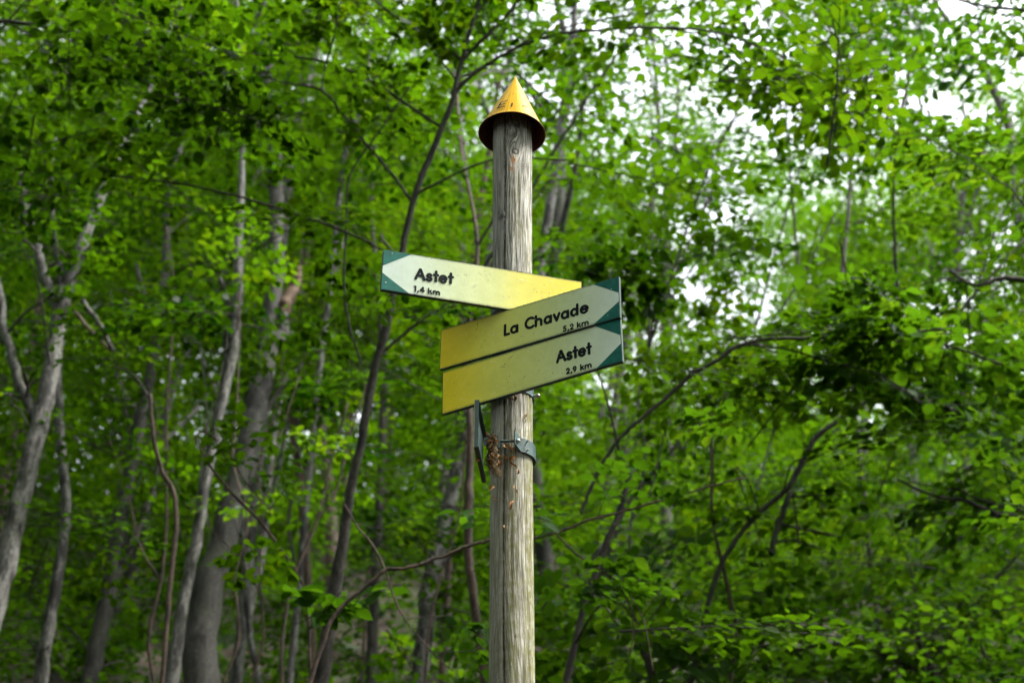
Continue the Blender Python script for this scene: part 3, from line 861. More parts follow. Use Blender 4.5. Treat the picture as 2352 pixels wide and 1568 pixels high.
# ------------------------------------------------------------------ the signpost
def wood_mat():
    m, N, new, L = new_mat('weathered_post_wood')
    a = new('ShaderNodeAttribute'); a.attribute_name = 'grain'       # x round the post, y up it (metres, bent round the knot)
    st = new('ShaderNodeAttribute'); st.attribute_name = 'stain_dark'      # x rust, y dark, z algae
    pl = new('ShaderNodeAttribute'); pl.attribute_name = 'worn'       # x smooth planed side, y knot ring, z bare pale

    def noise(sx, sy, detail=6, rough=.6, dist=0.0, off=0.0):
        mp = new('ShaderNodeMapping'); mp.inputs['Scale'].default_value = (sx, sy, 1); mp.inputs['Location'].default_value = (off, off, 0)
        n = new('ShaderNodeTexNoise'); n.inputs['Scale'].default_value = 1; n.inputs['Detail'].default_value = detail; n.inputs['Roughness'].default_value = rough; n.inputs['Distortion'].default_value = dist
        L(a.outputs['Vector'], mp.inputs[0]); L(mp.outputs[0], n.inputs['Vector']); return n.outputs['Fac']

    def mixc(fac, A, B, mode='MIX'):
        x = new('ShaderNodeMix'); x.data_type = 'RGBA'; x.blend_type = mode
        if isinstance(fac, (int, float)): x.inputs[0].default_value = fac
        else: L(fac, x.inputs[0])
        for s, v in ((6, A), (7, B)):
            if isinstance(v, tuple): x.inputs[s].default_value = (*v, 1)
            else: L(v, x.inputs[s])
        return x.outputs[2]

    def mth(op, A, B=None):
        x = new('ShaderNodeMath'); x.operation = op; x.use_clamp = op in ('MULTIPLY', 'ADD')
        for s, v in ((0, A), (1, B)):
            if v is None: continue
            if isinstance(v, (int, float)): x.inputs[s].default_value = v
            else: L(v, x.inputs[s])
        return x.outputs[0]
    fine = noise(560, 20, 6, .65)
    mid = noise(240, 9, 7, .7, .4, 3.1)
    broad = noise(28, 3, 5, .6, 0, 7.7)
    blot = noise(60, 34, 6, .65, 0, 1.4)
    r1 = ramp(new, [(.35, (.030, .027, .020)), (.44, (.15, .142, .118)), (.52, (.36, .348, .305)), (.62, (.62, .605, .55))]); L(mid, r1.inputs[0])
    r2 = ramp(new, [(.36, (.22, .21, .18)), (.46, (.78, .78, .76)), (.62, (1.15, 1.15, 1.12))]); L(fine, r2.inputs[0])
    c = mixc(.95, r1.outputs[0], r2.outputs[0], 'MULTIPLY')
    r3 = ramp(new, [(.35, (.60, .60, .60)), (.62, (1.08, 1.08, 1.05))]); L(broad, r3.inputs[0])
    c = mixc(.7, c, r3.outputs[0], 'MULTIPLY')
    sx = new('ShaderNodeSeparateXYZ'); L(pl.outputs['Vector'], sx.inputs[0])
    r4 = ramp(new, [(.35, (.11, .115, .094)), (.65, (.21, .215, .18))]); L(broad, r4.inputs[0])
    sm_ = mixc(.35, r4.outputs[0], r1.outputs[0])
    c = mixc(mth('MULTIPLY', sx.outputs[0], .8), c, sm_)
    c = mixc(mth('MULTIPLY', sx.outputs[2], .8), c, (.36, .33, .25))
    s2 = new('ShaderNodeSeparateXYZ'); L(st.outputs['Vector'], s2.inputs[0])
    rm = ramp(new, [(.44, (0, 0, 0)), (.60, (1, 1, 1))]); L(blot, rm.inputs[0])
    c = mixc(mth('MULTIPLY', mth('MULTIPLY', rm.outputs[0], s2.outputs[2]), .85), c, (.115, .115, .028))
    c = mixc(mth('MULTIPLY', s2.outputs[2], .30), c, (.20, .19, .05))
    c = mixc(mth('MULTIPLY', s2.outputs[0], mth('ADD', rm.outputs[0], .35)), c, (.36, .13, .012))
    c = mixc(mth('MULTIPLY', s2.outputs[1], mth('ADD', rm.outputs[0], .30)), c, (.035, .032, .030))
    c = mixc(sx.outputs[1], c, (.028, .022, .015))
    # little dark pits
    v = new('ShaderNodeTexVoronoi'); v.inputs['Scale'].default_value = 1
    mp = new('ShaderNodeMapping'); mp.inputs['Scale'].default_value = (170, 60, 1); L(a.outputs['Vector'], mp.inputs[0]); L(mp.outputs[0], v.inputs['Vector'])
    rp = ramp(new, [(.05, (1, 1, 1)), (.12, (0, 0, 0))]); L(v.outputs['Distance'], rp.inputs[0])
    c = mixc(mth('MULTIPLY', rp.outputs[0], .55), c, (.03, .025, .018))
    b = new('ShaderNodeBsdfPrincipled'); b.inputs['Roughness'].default_value = .82; b.inputs['Specular IOR Level'].default_value = .3
    L(c, b.inputs['Base Color'])
    h = mth('ADD', mth('MULTIPLY', mid, .7), mth('MULTIPLY', fine, .3))
    bp = new('ShaderNodeBump'); bp.inputs['Strength'].default_value = .8; bp.inputs['Distance'].default_value = .003
    L(h, bp.inputs['Height']); L(bp.outputs[0], b.inputs['Normal'])
    o = new('ShaderNodeOutputMaterial'); L(b.outputs[0], o.inputs[0])
    return m


ORG = np.array([0, YP, 0.0])
post = thing('signpost', 'weathered round wooden guidepost with yellow cone cap and three yellow and white arrow boards', 'signpost', ORG)
PR = .0550
ZTOP = 4.775


def post_x(z):      # the post leans a hair
    return .0014 * (z - 3.0) * .9 - .0012


def crack_angle(z):
    return R(-23.2 + (4.75 - z) * 1.7 + .5 * math.sin(z * 5.1) + .25 * math.sin(z * 13))


def build_post():
    zs = np.concatenate([np.linspace(-.3, 2.85, 24)[:-1], np.arange(2.85, ZTOP, .0032), [ZTOP]])
    # angle columns measured from the crack so the groove has its own fine columns
    fine = np.array([-.0045, -.003, -.0018, -.0008, 0, .0008, .0018, .003, .0045]) / PR
    offs = np.concatenate([np.arange(-R(100), fine[0] - .02, .0026 / PR), fine, np.arange(fine[-1] + .03, R(130), .0026 / PR)])
    back = np.linspace(offs[-1], offs[0] + 2 * np.pi, 18)[1:-1]
    offs = np.concatenate([offs, back])
    nz, na = len(zs), len(offs)
    Zg, Og = np.meshgrid(zs, offs, indexing='ij')
    ca = np.array([crack_angle(z) for z in zs])
    A = Og + ca[:, None]
    arc = Og * PR
    wd = .0014 + .0006 * np.sin(Zg * 7) + .0003 * np.sin(Zg * 31)
    rad = PR + 0 * Zg
    rad = rad - .0075 * np.exp(-(arc / wd) ** 2)
    rad = rad - .0012 * np.exp(-((arc + .009) / .006) ** 2) * (Zg > 0)              # softened shoulder to the left of the crack
    # slow unevenness and ridged grain right of the crack
    g = np.zeros_like(rad)
    for k in range(26):
        f = 60 + 18 * k; ph = rng.uniform(0, 6.28); am = .00018 * rng.uniform(.4, 1.3)
        g += am * np.sin(A * PR * f * 1.0 + ph + 1.6 * np.sin(Zg * (1.3 + .31 * k) + ph))
    rad = rad + g * np.where(Og > 0, 1.0, .35)
    rad = rad + .0008 * np.sin(Zg * 2.1 + A * 2) + .0006 * np.sin(Zg * 5.3 - A)
    xx = np.array([post_x(z) for z in zs])[:, None]
    X = xx + rad * np.sin(A); Yv = YP - rad * np.cos(A)
    # knot
    kz, ka = 4.6346, R(9.5)
    du = (A - ka) * PR; dz = Zg - kz
    dist = np.sqrt(du ** 2 + (dz * .92) ** 2)
    rad_k = .0007 * np.exp(-(dist / .006) ** 2)
    X += rad_k * np.sin(A) - .0016 * np.exp(-((dist - .0085) / .0016) ** 2) * np.sin(A)
    Yv -= rad_k * np.cos(A) - .0016 * np.exp(-((dist - .0085) / .0016) ** 2) * np.cos(A)
    V = np.stack([X, Yv, Zg], -1).reshape(-1, 3)
    # grain coordinates: bend round the knot, slope to one side low down, swirl above the knot
    U = A * PR
    U2 = U - np.sign(du) * .012 * np.exp(-(dist / .022) ** 2) * (1 - np.exp(-(dist / .004) ** 2))
    low = np.clip(3.42 - Zg, 0, 1)
    U2 = U2 + np.where(Og > 0, 1, 0) * (-.16 * low ** 1.3 * np.exp(-np.clip(Og * PR, 0, 1) / .05))
    up_ = np.clip((Zg - 4.64) / .14, 0, 1) * np.exp(-((U - .02) / .03) ** 2)
    U2 = U2 - .022 * np.sin(np.clip((Zg - 4.64) / .14, 0, 1) * 3.14) * np.exp(-((U - .018) / .02) ** 2)
    U2 = U2 + .0015 * np.sin(Zg * 6) + .0008 * np.sin(Zg * 17 + 1)
    G = np.stack([U2, Zg, 0 * Zg], -1).reshape(-1, 3)

    def blob(cu, cz, ru, rz):
        return np.exp(-(((U - cu) / ru) ** 2 + ((Zg - cz) / rz) ** 2))
    rust = blob(.0035, 4.600, .006, .014) * 2.2 + blob(.001, 4.609, .005, .006) * .7 + blob(-.001, 4.571, .006, .009) * 1.1 + blob(-.01, 3.33, .003, .012) * .5 + blob(.012, 3.86 - .02, .02, .012) * .5
    dark = blob(-.041, 4.415, .006, .022) + blob(-.029, 4.41, .008, .02) * .9 + blob(-.03, 4.375, .006, .02) * .5 + blob(.0, 4.74, .07, .018) * .6 + blob(.016, 4.72, .01, .03) * .7 + blob(-.006, 4.70, .004, .05) * .7 + blob(.032, 4.69, .008, .05) * .5  # dark patches at the left, darker band and streaks below the cap
    dark += .5 * np.exp(-((arc - .006) / .004) ** 2) * (Zg < 4.2) * (.5 + .5 * np.sin(Zg * 9)) + blob(-.035, 3.02, .02, .09) * .45
    dark += 1.1 * np.exp(-(arc / .0019) ** 2)  # darker along the line of the crack
    alg = np.clip((U - .030) / .022, 0, 1) * np.clip((4.50 - Zg) / .5, .1, 1) + blob(.02, 4.36, .014, .05) * .8 + blob(.012, 4.50, .02, .07) * .45
    alg += np.clip((3.9 - Zg) / .35, 0, 1) * (.25 + .55 * np.exp(-((U - .0) / .012) ** 2)) + .25 * np.clip((3.9 - Zg), 0, 1)
    S = np.clip(np.stack([rust, dark, np.clip(alg, 0, 1)], -1), 0, 1).reshape(-1, 3)
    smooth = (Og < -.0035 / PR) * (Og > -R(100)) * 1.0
    ring = np.exp(-((dist - .0080) / .0021) ** 2) * 1.0 + np.exp(-((dist - .0035) / .0014) ** 2) * .35 + np.exp(-(np.hypot(U - .0085, (Zg - 3.155) * .8) / .0022) ** 2)
    pale = np.exp(-((arc + .006) / .0032) ** 2) * (.45 + .5 * (Zg < 4.1)) + np.exp(-(dist / .006) ** 2) * .4
    W = np.clip(np.stack([smooth, ring, pale], -1), 0, 1).reshape(-1, 3)
    i = np.arange(nz - 1)[:, None] * na; j = np.arange(na)[None, :]; j2 = (j + 1) % na
    F = np.stack([i + j, i + j2, i + na + j2, i + na + j], -1).reshape(-1, 4)
    me = fastmesh('wooden_pole', V, F, wood_mat(), ORG, {'grain': G, 'stain_dark': S, 'worn': W}, smooth=True)
    link('wooden_pole', me, post)


build_post()

# ---- cone cap
M_CONE = None


def cone_mat():
    m, N, new, L = new_mat('cone_yellow_paint')
    tc = new('ShaderNodeTexCoord'); a = new('ShaderNodeAttribute'); a.attribute_name = 'round'
    mp = new('ShaderNodeMapping'); mp.inputs['Scale'].default_value = (11, .7, 11); L(a.outputs['Vector'], mp.inputs[0])
    n = new('ShaderNodeTexNoise'); n.inputs['Scale'].default_value = 1.6; n.inputs['Detail'].default_value = 5; L(mp.outputs[0], n.inputs['Vector'])
    n2 = new('ShaderNodeTexNoise'); n2.inputs['Scale'].default_value = 90; n2.inputs['Detail'].default_value = 4; L(tc.outputs['Object'], n2.inputs['Vector'])
    r = ramp(new, [(.42, (.42, .225, .0004)), (.54, (.52, .29, .0006)), (.62, (.64, .42, .03)), (.66, (.50, .275, .0006))]); L(n.outputs['Fac'], r.inputs[0])
    r2 = ramp(new, [(.62, (0, 0, 0)), (.70, (.6, .6, .6))]); L(n2.outputs['Fac'], r2.inputs[0])
    mx = new('ShaderNodeMix'); mx.data_type = 'RGBA'; mx.inputs[7].default_value = (.22, .13, .02, 1)
    L(r2.outputs[0], mx.inputs[0]); L(r.outputs[0], mx.inputs[6])
    b = new('ShaderNodeBsdfPrincipled'); L(mx.outputs[2], b.inputs['Base Color']); b.inputs['Roughness'].default_value = .4; b.inputs['Specular IOR Level'].default_value = .10
    b.inputs['Coat Weight'].default_value = .0; b.inputs['Coat Roughness'].default_value = .15
    o = new('ShaderNodeOutputMaterial'); L(b.outputs[0], o.inputs[0])
    return m


M_RUST = simple('cone_inside_red_brown', (.085, .020, .009), .7, nscale=25, namp=.5)
M_BLK = simple('black_lettering', (.008, .011, .012), .9, nscale=200, namp=.2)
M_BLK.node_tree.nodes['Principled BSDF'].inputs['Specular IOR Level'].default_value = .15
CR_, CH_ = .0975, .227
CB = np.array([.000, YP, 4.742]); CT = R(2.6)      # base centre, tilt to the right
CRM = np.array(Matrix.Rotation(CT, 3, 'Y') @ Matrix.Rotation(R(-1.0), 3, 'X'))


def cone_pt(a, t, off=0.0):
    """a round from the front (to the right positive), t 0 at rim .. 1 at tip"""
    r = CR_ * (1 - t)
    p = np.array([r * math.sin(a), -r * math.cos(a), CH_ * t])
    nn = np.array([math.sin(a) * CH_, -math.cos(a) * CH_, CR_]); nn /= np.linalg.norm(nn)
    return CB + CRM @ (p + nn * off)


def build_cone():
    na, nt = 96, 24
    V = []; Rd = []
    for i in range(nt):
        t = i / nt
        for j in range(na):
            a = 2 * np.pi * j / na
            bend = .0012 * math.sin(3 * a + 1) * (1 - t) + (.0012 if i == 0 else 0)
            V.append(cone_pt(a, t, bend)); Rd.append([math.cos(a), math.sin(a), 0])
    Rd = [[math.cos(2 * np.pi * (k % na) / na) * 1.0, (k // na) / nt, math.sin(2 * np.pi * (k % na) / na)] for k in range(len(V))]
    V.append(cone_pt(0, 1.0 - .004)); Rd.append([0, 1, 0])
    F = [(i * na + j, i * na + (j + 1) % na, (i + 1) * na + (j + 1) % na, (i + 1) * na + j) for i in range(nt - 1) for j in range(na)]
    tip = len(V) - 1
    T = [((nt - 1) * na + j, (nt - 1) * na + (j + 1) % na, tip) for j in range(na)]
    me = mesh('cone_cap', V, F + T, cone_mat(), ORG, True)
    at_ = me.attributes.new('round', 'FLOAT_VECTOR', 'POINT'); at_.data.foreach_set('vector', np.array(Rd, np.float32).ravel())
    cap = link('cone_cap', me, post)
    # red-brown underside: a shallow dish inside the rim
    V = []; prof = [(0.0, -.0022), (.0, -.0060), (.30, -.0060)]
    rings = [(1.0, -.0002, .0), (.985, -.0002, .0), (.915, .012, 0), (.79, .040, 0), (.62, .078, 0), (.42, .115, 0)]
    for rr, dz, _ in rings:
        for j in range(na):
            a = 2 * np.pi * j / na
            V.append(CB + CRM @ np.array([CR_ * rr * math.sin(a), -CR_ * rr * math.cos(a), dz + .0004]))
    nr = len(rings)
    F = [(i * na + j, (i + 1) * na + j, (i + 1) * na + (j + 1) % na, i * na + (j + 1) % na) for i in range(nr - 1) for j in range(na)]
    F.append([(nr - 1) * na + j for j in range(na)][::-1])
    link('underside', mesh('underside', V, F, M_RUST, ORG, True), cap)
    V, F = tube([CB + CRM @ np.array([CR_ * 1.003 * math.sin(a), -CR_ * 1.003 * math.cos(a), .0]) for a in np.linspace(0, 2 * np.pi, 97)], [.0013] * 97, 6, cap=False)
    link('rim', mesh('rim', V, F, simple('rim_edge', (.20, .10, .015), .5, nscale=60, namp=.5), ORG, True), cap)
    # painted marks left on the cone
    def mark(name, segs, wd):
        ac = Acc()
        for s in segs:
            P = np.array([cone_pt(R(a), t, .0030) for a, t in s]); nrm = P - np.array([CB[0], CB[1], 0]) * [1, 1, 0] - np.array([0, 0, 1]) * P[:, 2:3]
            nrm[:, 2] = .04; nrm /= np.linalg.norm(nrm, axis=1)[:, None]
            tg = np.gradient(P, axis=0); tg /= np.linalg.norm(tg, axis=1)[:, None]
            sd_ = np.cross(tg, nrm)
            v = np.vstack([P - sd_ * wd / 2, P + sd_ * wd / 2]); n = len(P)
            ac.add(v, [(k, k + 1, n + k + 1, n + k) for k in range(n - 1)])
        ac.obj(name, M_BLK, cap, ORG)
    ln = lambda a0, t0, a1, t1: [(a0 + (a1 - a0) * q, t0 + (t1 - t0) * q) for q in np.linspace(0, 1, 5)]
    mark('letter_e', [ln(-30, .125, -29, .285), ln(-29, .275, -13, .30), ln(-29.5, .205, -16, .222), ln(-30, .135, -14, .145)], .0058)
    mark('letter_stroke', [ln(-2, .12, -1, .225)], .0042)
    mark('letter_stroke', [ln(20, .20, 31, .20)], .0045)
    mark('letter_stroke', [ln(54, .12, 50, .20)], .0034)
    mark('letter_stroke', [ln(-62, .11, -57, .19)], .0034)


build_cone()

# ---- arrow boards
def arc_(cx, cy, rx, ry, a0, a1, n=14):
    return [(cx + rx * math.cos(R(a)), cy + ry * math.sin(R(a))) for a in np.linspace(a0, a1, n)]


GL = {   # letter: advance, width, strokes; the height of a capital is 1
    'A': (1.27, .98, [[(0, 0), (.455, 1), (.525, 1), (.98, 0)], [(.20, .36), (.78, .36)]]),
    's': (.81, .52, [arc_(.27, .475, .215, .165, 25, 235, 10) + arc_(.245, .155, .25, .165, 62, -155, 12)]),
    't': (.67, .41, [[(.20, 1.0), (.20, 0)], [(.0, .655), (.41, .655)]]),
    'e': (1.02, .72, [[(.05, .33), (.70, .33)] + arc_(.36, .32, .36, .33, 8, 318, 22)]),
    'L': (.72, .47, [[(0, 1), (0, 0), (.45, 0)]]),
    'a': (1.02, .68, [arc_(.32, .31, .32, .32, 0, 360, 24), [(.66, .64), (.66, 0)]]),
    'C': (1.14, .80, [arc_(.52, .5, .52, .5, 52, 308, 24)]),
    'h': (1.0, .60, [[(0, 1), (0, 0)], [(0, .34)] + arc_(.30, .36, .295, .29, 160, 0, 10) + [(.595, 0)]]),
    'v': (.88, .60, [[(.0, .64), (.29, 0), (.58, .64)]]),
    'd': (1.06, .68, [arc_(.32, .31, .32, .32, 0, 360, 24), [(.66, 1.0), (.66, 0)]]),
    'k': (.98, .64, [[(0, 1), (0, 0)], [(.52, .64), (.04, .26)], [(.20, .40), (.64, 0)]]),
    'm': (1.5, 1.27, [[(0, .64), (0, 0)], [(0, .34)] + arc_(.32, .36, .31, .29, 160, 0, 9) + [(.63, 0)], [(.63, .34)] + arc_(.95, .36, .31, .29, 160, 0, 9) + [(1.26, 0)]]),
    '1': (.64, .28, [[(0, .96), (.27, 1), (.27, 0)]]),
    '4': (1.10, .84, [[(.60, 0), (.60, 1), (.53, 1), (.02, .30), (.84, .30)]]),
    '5': (.92, .58, [[(.54, 1), (.17, 1), (.10, .58)] + arc_(.25, .31, .32, .31, 112, -140, 16)]),
    '2': (.92, .60, [arc_(.30, .70, .29, .30, 170, -38, 12) + [(.04, 0), (.60, 0)]]),
    '9': (1.05, .62, [arc_(.31, .69, .30, .31, 0, 360, 20), [(.60, .62), (.50, .36), (.28, 0)]]),
    ',': (.56, .22, [[(.20, .10), (.05, -.18)]]),
    ' ': (.62, 0, []),
}
BOARDC = {  # s along, z foot, yaw, roll, length, height, gap to the post axis
    1: (-.37768, 4.07172, 14.544, -.8874, .55003, .12900, .085),
    2: (-.17406, 3.94142, -29.476, -.6812, .53682, .12611, .085),
    3: (-.16302, 3.80028, -28.687, .8505, .52359, .12985, .083)}


class Board:
    def __init__(s, key=None, o=None, a=None, roll=0, L_=.5, H=.13):
        if key:
            sp, z, yaw, roll, s.L, s.H, dist = BOARDC[key]
            yaw = R(yaw); a = np.array([math.cos(yaw), math.sin(yaw), 0]); n = np.array([math.sin(yaw), -math.cos(yaw), 0])
            s.o = np.array([0, YP, 0]) + n * dist + a * sp + np.array([0, 0, z])
        else:
            s.L, s.H, s.o = L_, H, o; n = np.array([a[1], -a[0], 0])
        rl = R(roll); zz = np.array([0, 0, 1.0])
        s.a = a * math.cos(rl) + zz * math.sin(rl); s.u = -a * math.sin(rl) + zz * math.cos(rl); s.n = n

    def p(s, x, y, h=0.0):
        """x, y in metres on the face, h proud of it"""
        return s.o + s.a * x + s.u * y + s.n * h


def slab(B, pts, h0, h1):
    n = len(pts)
    V = [B.p(x, y, h1) for x, y in pts] + [B.p(x, y, h0) for x, y in pts]
    F = [list(range(n))] + [[k, n + k, n + (k + 1) % n, (k + 1) % n] for k in range(n)] + [list(range(2 * n - 1, n - 1, -1))]
    return V, F


def text_strokes(B, txt, u0, u1, v0, v1, cap, sw, h=.0016):
    """round-ended strokes laid on the board, baseline from (u0,v0) to (u1,v1)"""
    W = sum(GL[c][0] for c in txt[:-1]) + GL[txt[-1]][1]
    x0, x1 = u0 * B.L, u1 * B.L; y0, y1 = v0 * B.H, v1 * B.H
    ch = cap * B.H; fx = (x1 - x0) / W
    ac = Acc(); cur = 0.0; wd = sw * B.H
    for c in txt:
        adv, _w, strokes = GL[c]
        for st_ in strokes:
            pts = []
            for k in range(len(st_) - 1):
                for q in np.linspace(0, 1, 3, endpoint=False):
                    pts.append((st_[k][0] * (1 - q) + st_[k + 1][0] * q, st_[k][1] * (1 - q) + st_[k + 1][1] * q))
            pts.append(st_[-1])
            Q = np.array([[x0 + (cur + a) * fx, y0 + (y1 - y0) * ((cur + a) / W) + b * ch] for a, b in pts])
            # each straight piece becomes a flat capsule; they overlap at the joints
            P = np.array(st_); P = np.array([[x0 + (cur + a) * fx, y0 + (y1 - y0) * ((cur + a) / W) + b * ch] for a, b in st_])
            for k in range(len(P) - 1):
                d = P[k + 1] - P[k]; L_ = np.linalg.norm(d)
                if L_ < 1e-6: continue
                d /= L_; nn = np.array([-d[1], d[0]]); hh = h + .00002 * (ac.n % 17)
                out = [P[k + 1] + wd / 2 * (math.cos(a) * d + math.sin(a) * nn) for a in np.linspace(-np.pi / 2, np.pi / 2, 7)]
                out += [P[k] + wd / 2 * (math.cos(a) * d + math.sin(a) * nn) for a in np.linspace(np.pi / 2, 3 * np.pi / 2, 7)]
                m_ = len(out)
                v = np.array([B.p(q[0], q[1], hh) for q in out] + [B.p(*((P[k] + P[k + 1]) / 2), hh + .0002)] + [B.p(q[0], q[1], .0004) for q in out])
                f = [(q, (q + 1) % m_, m_, m_) for q in range(m_)] + [(q, m_ + 1 + q, m_ + 1 + (q + 1) % m_, (q + 1) % m_) for q in range(m_)]
                ac.add(v, f)
        cur += adv
    return ac


def face_mat(name, stops, specks=1.0):
    m, N, new, L = new_mat(name)
    tc = new('ShaderNodeTexCoord'); a = new('ShaderNodeAttribute'); a.attribute_name = 'face'
    sx = new('ShaderNodeSeparateXYZ'); L(a.outputs['Vector'], sx.inputs[0])
    r = ramp(new, stops, 'B_SPLINE'); L(sx.outputs[0], r.inputs[0])
    n1 = new('ShaderNodeTexNoise'); n1.inputs['Scale'].default_value = 16; n1.inputs['Detail'].default_value = 8; n1.inputs['Roughness'].default_value = .7; L(tc.outputs['Object'], n1.inputs['Vector'])
    r1 = ramp(new, [(.35, (.86, .87, .82)), (.6, (1, 1, 1))]); L(n1.outputs['Fac'], r1.inputs[0])
    mx = new('ShaderNodeMix'); mx.data_type = 'RGBA'; mx.blend_type = 'MULTIPLY'; mx.inputs[0].default_value = .8
    L(r.outputs[0], mx.inputs[6]); L(r1.outputs[0], mx.inputs[7])
    n2 = new('ShaderNodeTexNoise'); n2.inputs['Scale'].default_value = 130; n2.inputs['Detail'].default_value = 3; L(tc.outputs['Object'], n2.inputs['Vector'])
    n3 = new('ShaderNodeTexNoise'); n3.inputs['Scale'].default_value = 9; n3.inputs['Detail'].default_value = 2; L(tc.outputs['Object'], n3.inputs['Vector'])
    r2 = ramp(new, [(.66, (0, 0, 0)), (.72, (1, 1, 1))]); L(n2.outputs['Fac'], r2.inputs[0])
    r3 = ramp(new, [(.45, (0, 0, 0)), (.65, (.7 * specks,) * 3)]); L(n3.outputs['Fac'], r3.inputs[0])
    ml = new('ShaderNodeMath'); ml.operation = 'MULTIPLY'; L(r2.outputs[0], ml.inputs[0]); L(r3.outputs[0], ml.inputs[1])
    # grime creeping in from the edges
    edge = ramp(new, [(0, (1, 1, 1)), (.05, (0, 0, 0)), (.955, (0, 0, 0)), (1, (1, 1, 1))]); L(sx.outputs[1], edge.inputs[0])
    m3 = new('ShaderNodeMath'); m3.operation = 'MULTIPLY'; L(edge.outputs[0], m3.inputs[0]); L(n2.outputs['Fac'], m3.inputs[1])
    ad = new('ShaderNodeMath'); ad.operation = 'ADD'; ad.use_clamp = True; L(ml.outputs[0], ad.inputs[0]); L(m3.outputs[0], ad.inputs[1])
    m2 = new('ShaderNodeMix'); m2.data_type = 'RGBA'; m2.inputs[7].default_value = (.10, .09, .035, 1); L(ad.outputs[0], m2.inputs[0]); L(mx.outputs[2], m2.inputs[6])
    b = new('ShaderNodeBsdfPrincipled'); b.inputs['Roughness'].default_value = .42; b.inputs['Specular IOR Level'].default_value = .22; L(m2.outputs[2], b.inputs['Base Color'])
    bp = new('ShaderNodeBump'); bp.inputs['Strength'].default_value = .15; bp.inputs['Distance'].default_value = .0008; L(n2.outputs['Fac'], bp.inputs['Height']); L(bp.outputs[0], b.inputs['Normal'])
    o = new('ShaderNodeOutputMaterial'); L(b.outputs[0], o.inputs[0])
    return m


WHT, PALE, YEL = (.56, .66, .60), (.62, .66, .27), (.80, .66, .035)
M_FACE1 = face_mat('board_face_left_arrow', [(0, WHT), (.16, (.57, .66, .54)), (.34, (.60, .67, .40)), (.56, PALE), (.68, (.72, .66, .13)), (1, YEL)], 1.0)
M_FACE2 = face_mat('board_face_right_arrow', [(0, (.78, .62, .004)), (.10, (.74, .62, .012)), (.28, (.64, .64, .09)), (.58, (.56, .63, .22)), (.80, (.55, .65, .40)), (1, (.66, .76, .68))], .7)
M_TEAL = simple('teal_green_print', (.002, .105, .078), .6, nscale=60, namp=.18)
M_TEAL.node_tree.nodes['Principled BSDF'].inputs['Specular IOR Level'].default_value = .2
M_RIM = simple('board_edge_dark_green', (.022, .045, .036), .5, nscale=90, namp=.5)
M_BACK = simple('board_back_green_grey', (.026, .052, .048), .45, nscale=50, namp=.35)


def build_board(key, label, tip_left, lines, tipv, fm):
    B = Board(key)
    e = .0016
    V, F = slab(B, [(0, 0), (B.L, 0), (B.L, B.H), (0, B.H)], -.0095, 0)
    bd = tag(link('arrow_board', mesh('arrow_board', V, F, M_RIM, ORG), post), label)
    nx, ny = 24, 6
    V = []; A = []
    for j in range(ny + 1):
        for i in range(nx + 1):
            u, v = i / nx, j / ny
            V.append(B.p(e + u * (B.L - 2 * e), e + v * (B.H - 2 * e), .0005)); A.append([u, v, 0])
    F = [(j * (nx + 1) + i, j * (nx + 1) + i + 1, (j + 1) * (nx + 1) + i + 1, (j + 1) * (nx + 1) + i) for j in range(ny) for i in range(nx)]
    me = mesh('printed_face', V, F, fm, ORG)
    t = me.attributes.new('face', 'FLOAT_VECTOR', 'POINT'); t.data.foreach_set('vector', np.array(A, np.float32).ravel())
    link('printed_face', me, bd)
    cu, vt, vb = tipv
    for tri in ([(0, 1), (0, vt), (cu, 1)], [(0, 0), (cu, 0), (0, vb)]):
        q = []
        for u, v in tri:
            if not tip_left: u = 1 - u
            q.append((e + u * (B.L - 2 * e), e + v * (B.H - 2 * e)))
        ar = sum(q[k][0] * q[(k + 1) % 3][1] - q[(k + 1) % 3][0] * q[k][1] for k in range(3))
        if ar < 0: q = q[::-1]
        V, F = slab(B, q, .0004, .0010)
        link('arrow_corner', mesh('arrow_corner', V, F, M_TEAL, ORG), bd)
    for nm, txt, u0, u1, v0, v1, cap, sw in lines:
        text_strokes(B, txt, u0, u1, v0, v1, cap, sw).obj(nm, M_BLK, bd, ORG, smooth=False)
    # moss and grit caught along the edges
    ac = Acc()
    for _ in range(150):
        u = random.random(); v = random.choice([0, 0, 1]) * B.H
        c = B.p(u * B.L, v + random.uniform(-.0012, .0012), random.uniform(-.001, .0016)); s = random.uniform(.0006, .0016)
        v_ = np.array([c + s * np.array(q) for q in ((1, 0, 0), (0, 1, 0), (-1, 0, 0), (0, -1, 0), (0, 0, 1), (0, 0, -1))])
        ac.add(v_, [(0, 1, 4, 4), (1, 2, 4, 4), (2, 3, 4, 4), (3, 0, 4, 4), (1, 0, 5, 5), (2, 1, 5, 5), (3, 2, 5, 5), (0, 3, 5, 5)])
    ac.obj('edge_moss', simple('edge_grit', (.045, .05, .02), .9), bd, ORG, kind='stuff')
    return B, bd


B1, O1 = build_board(1, 'upper board pointing left lettered Astet 1,4 km', True,
                     [('place_name', 'Astet', .166, .347, .402, .428, .236, .058), ('distance', '1,4 km', .162, .286, .092, .090, .118, .028)], (.135, .600, .416), M_FACE1)
B2, O2 = build_board(2, 'middle board pointing right lettered La Chavade 5,2 km', False,
                     [('place_name', 'La Chavade', .374, .830, .388, .362, .240, .058), ('distance', '5,2 km', .698, .832, .050, .048, .116, .028)], (.136, .598, .382), M_FACE2)
B3, O3 = build_board(3, 'lowest board pointing right lettered Astet 2,9 km', False,
                     [('place_name', 'Astet', .653, .836, .416, .392, .232, .057), ('distance', '2,9 km', .702, .834, .086, .075, .112, .028)], (.134, .606, .405), M_FACE2)


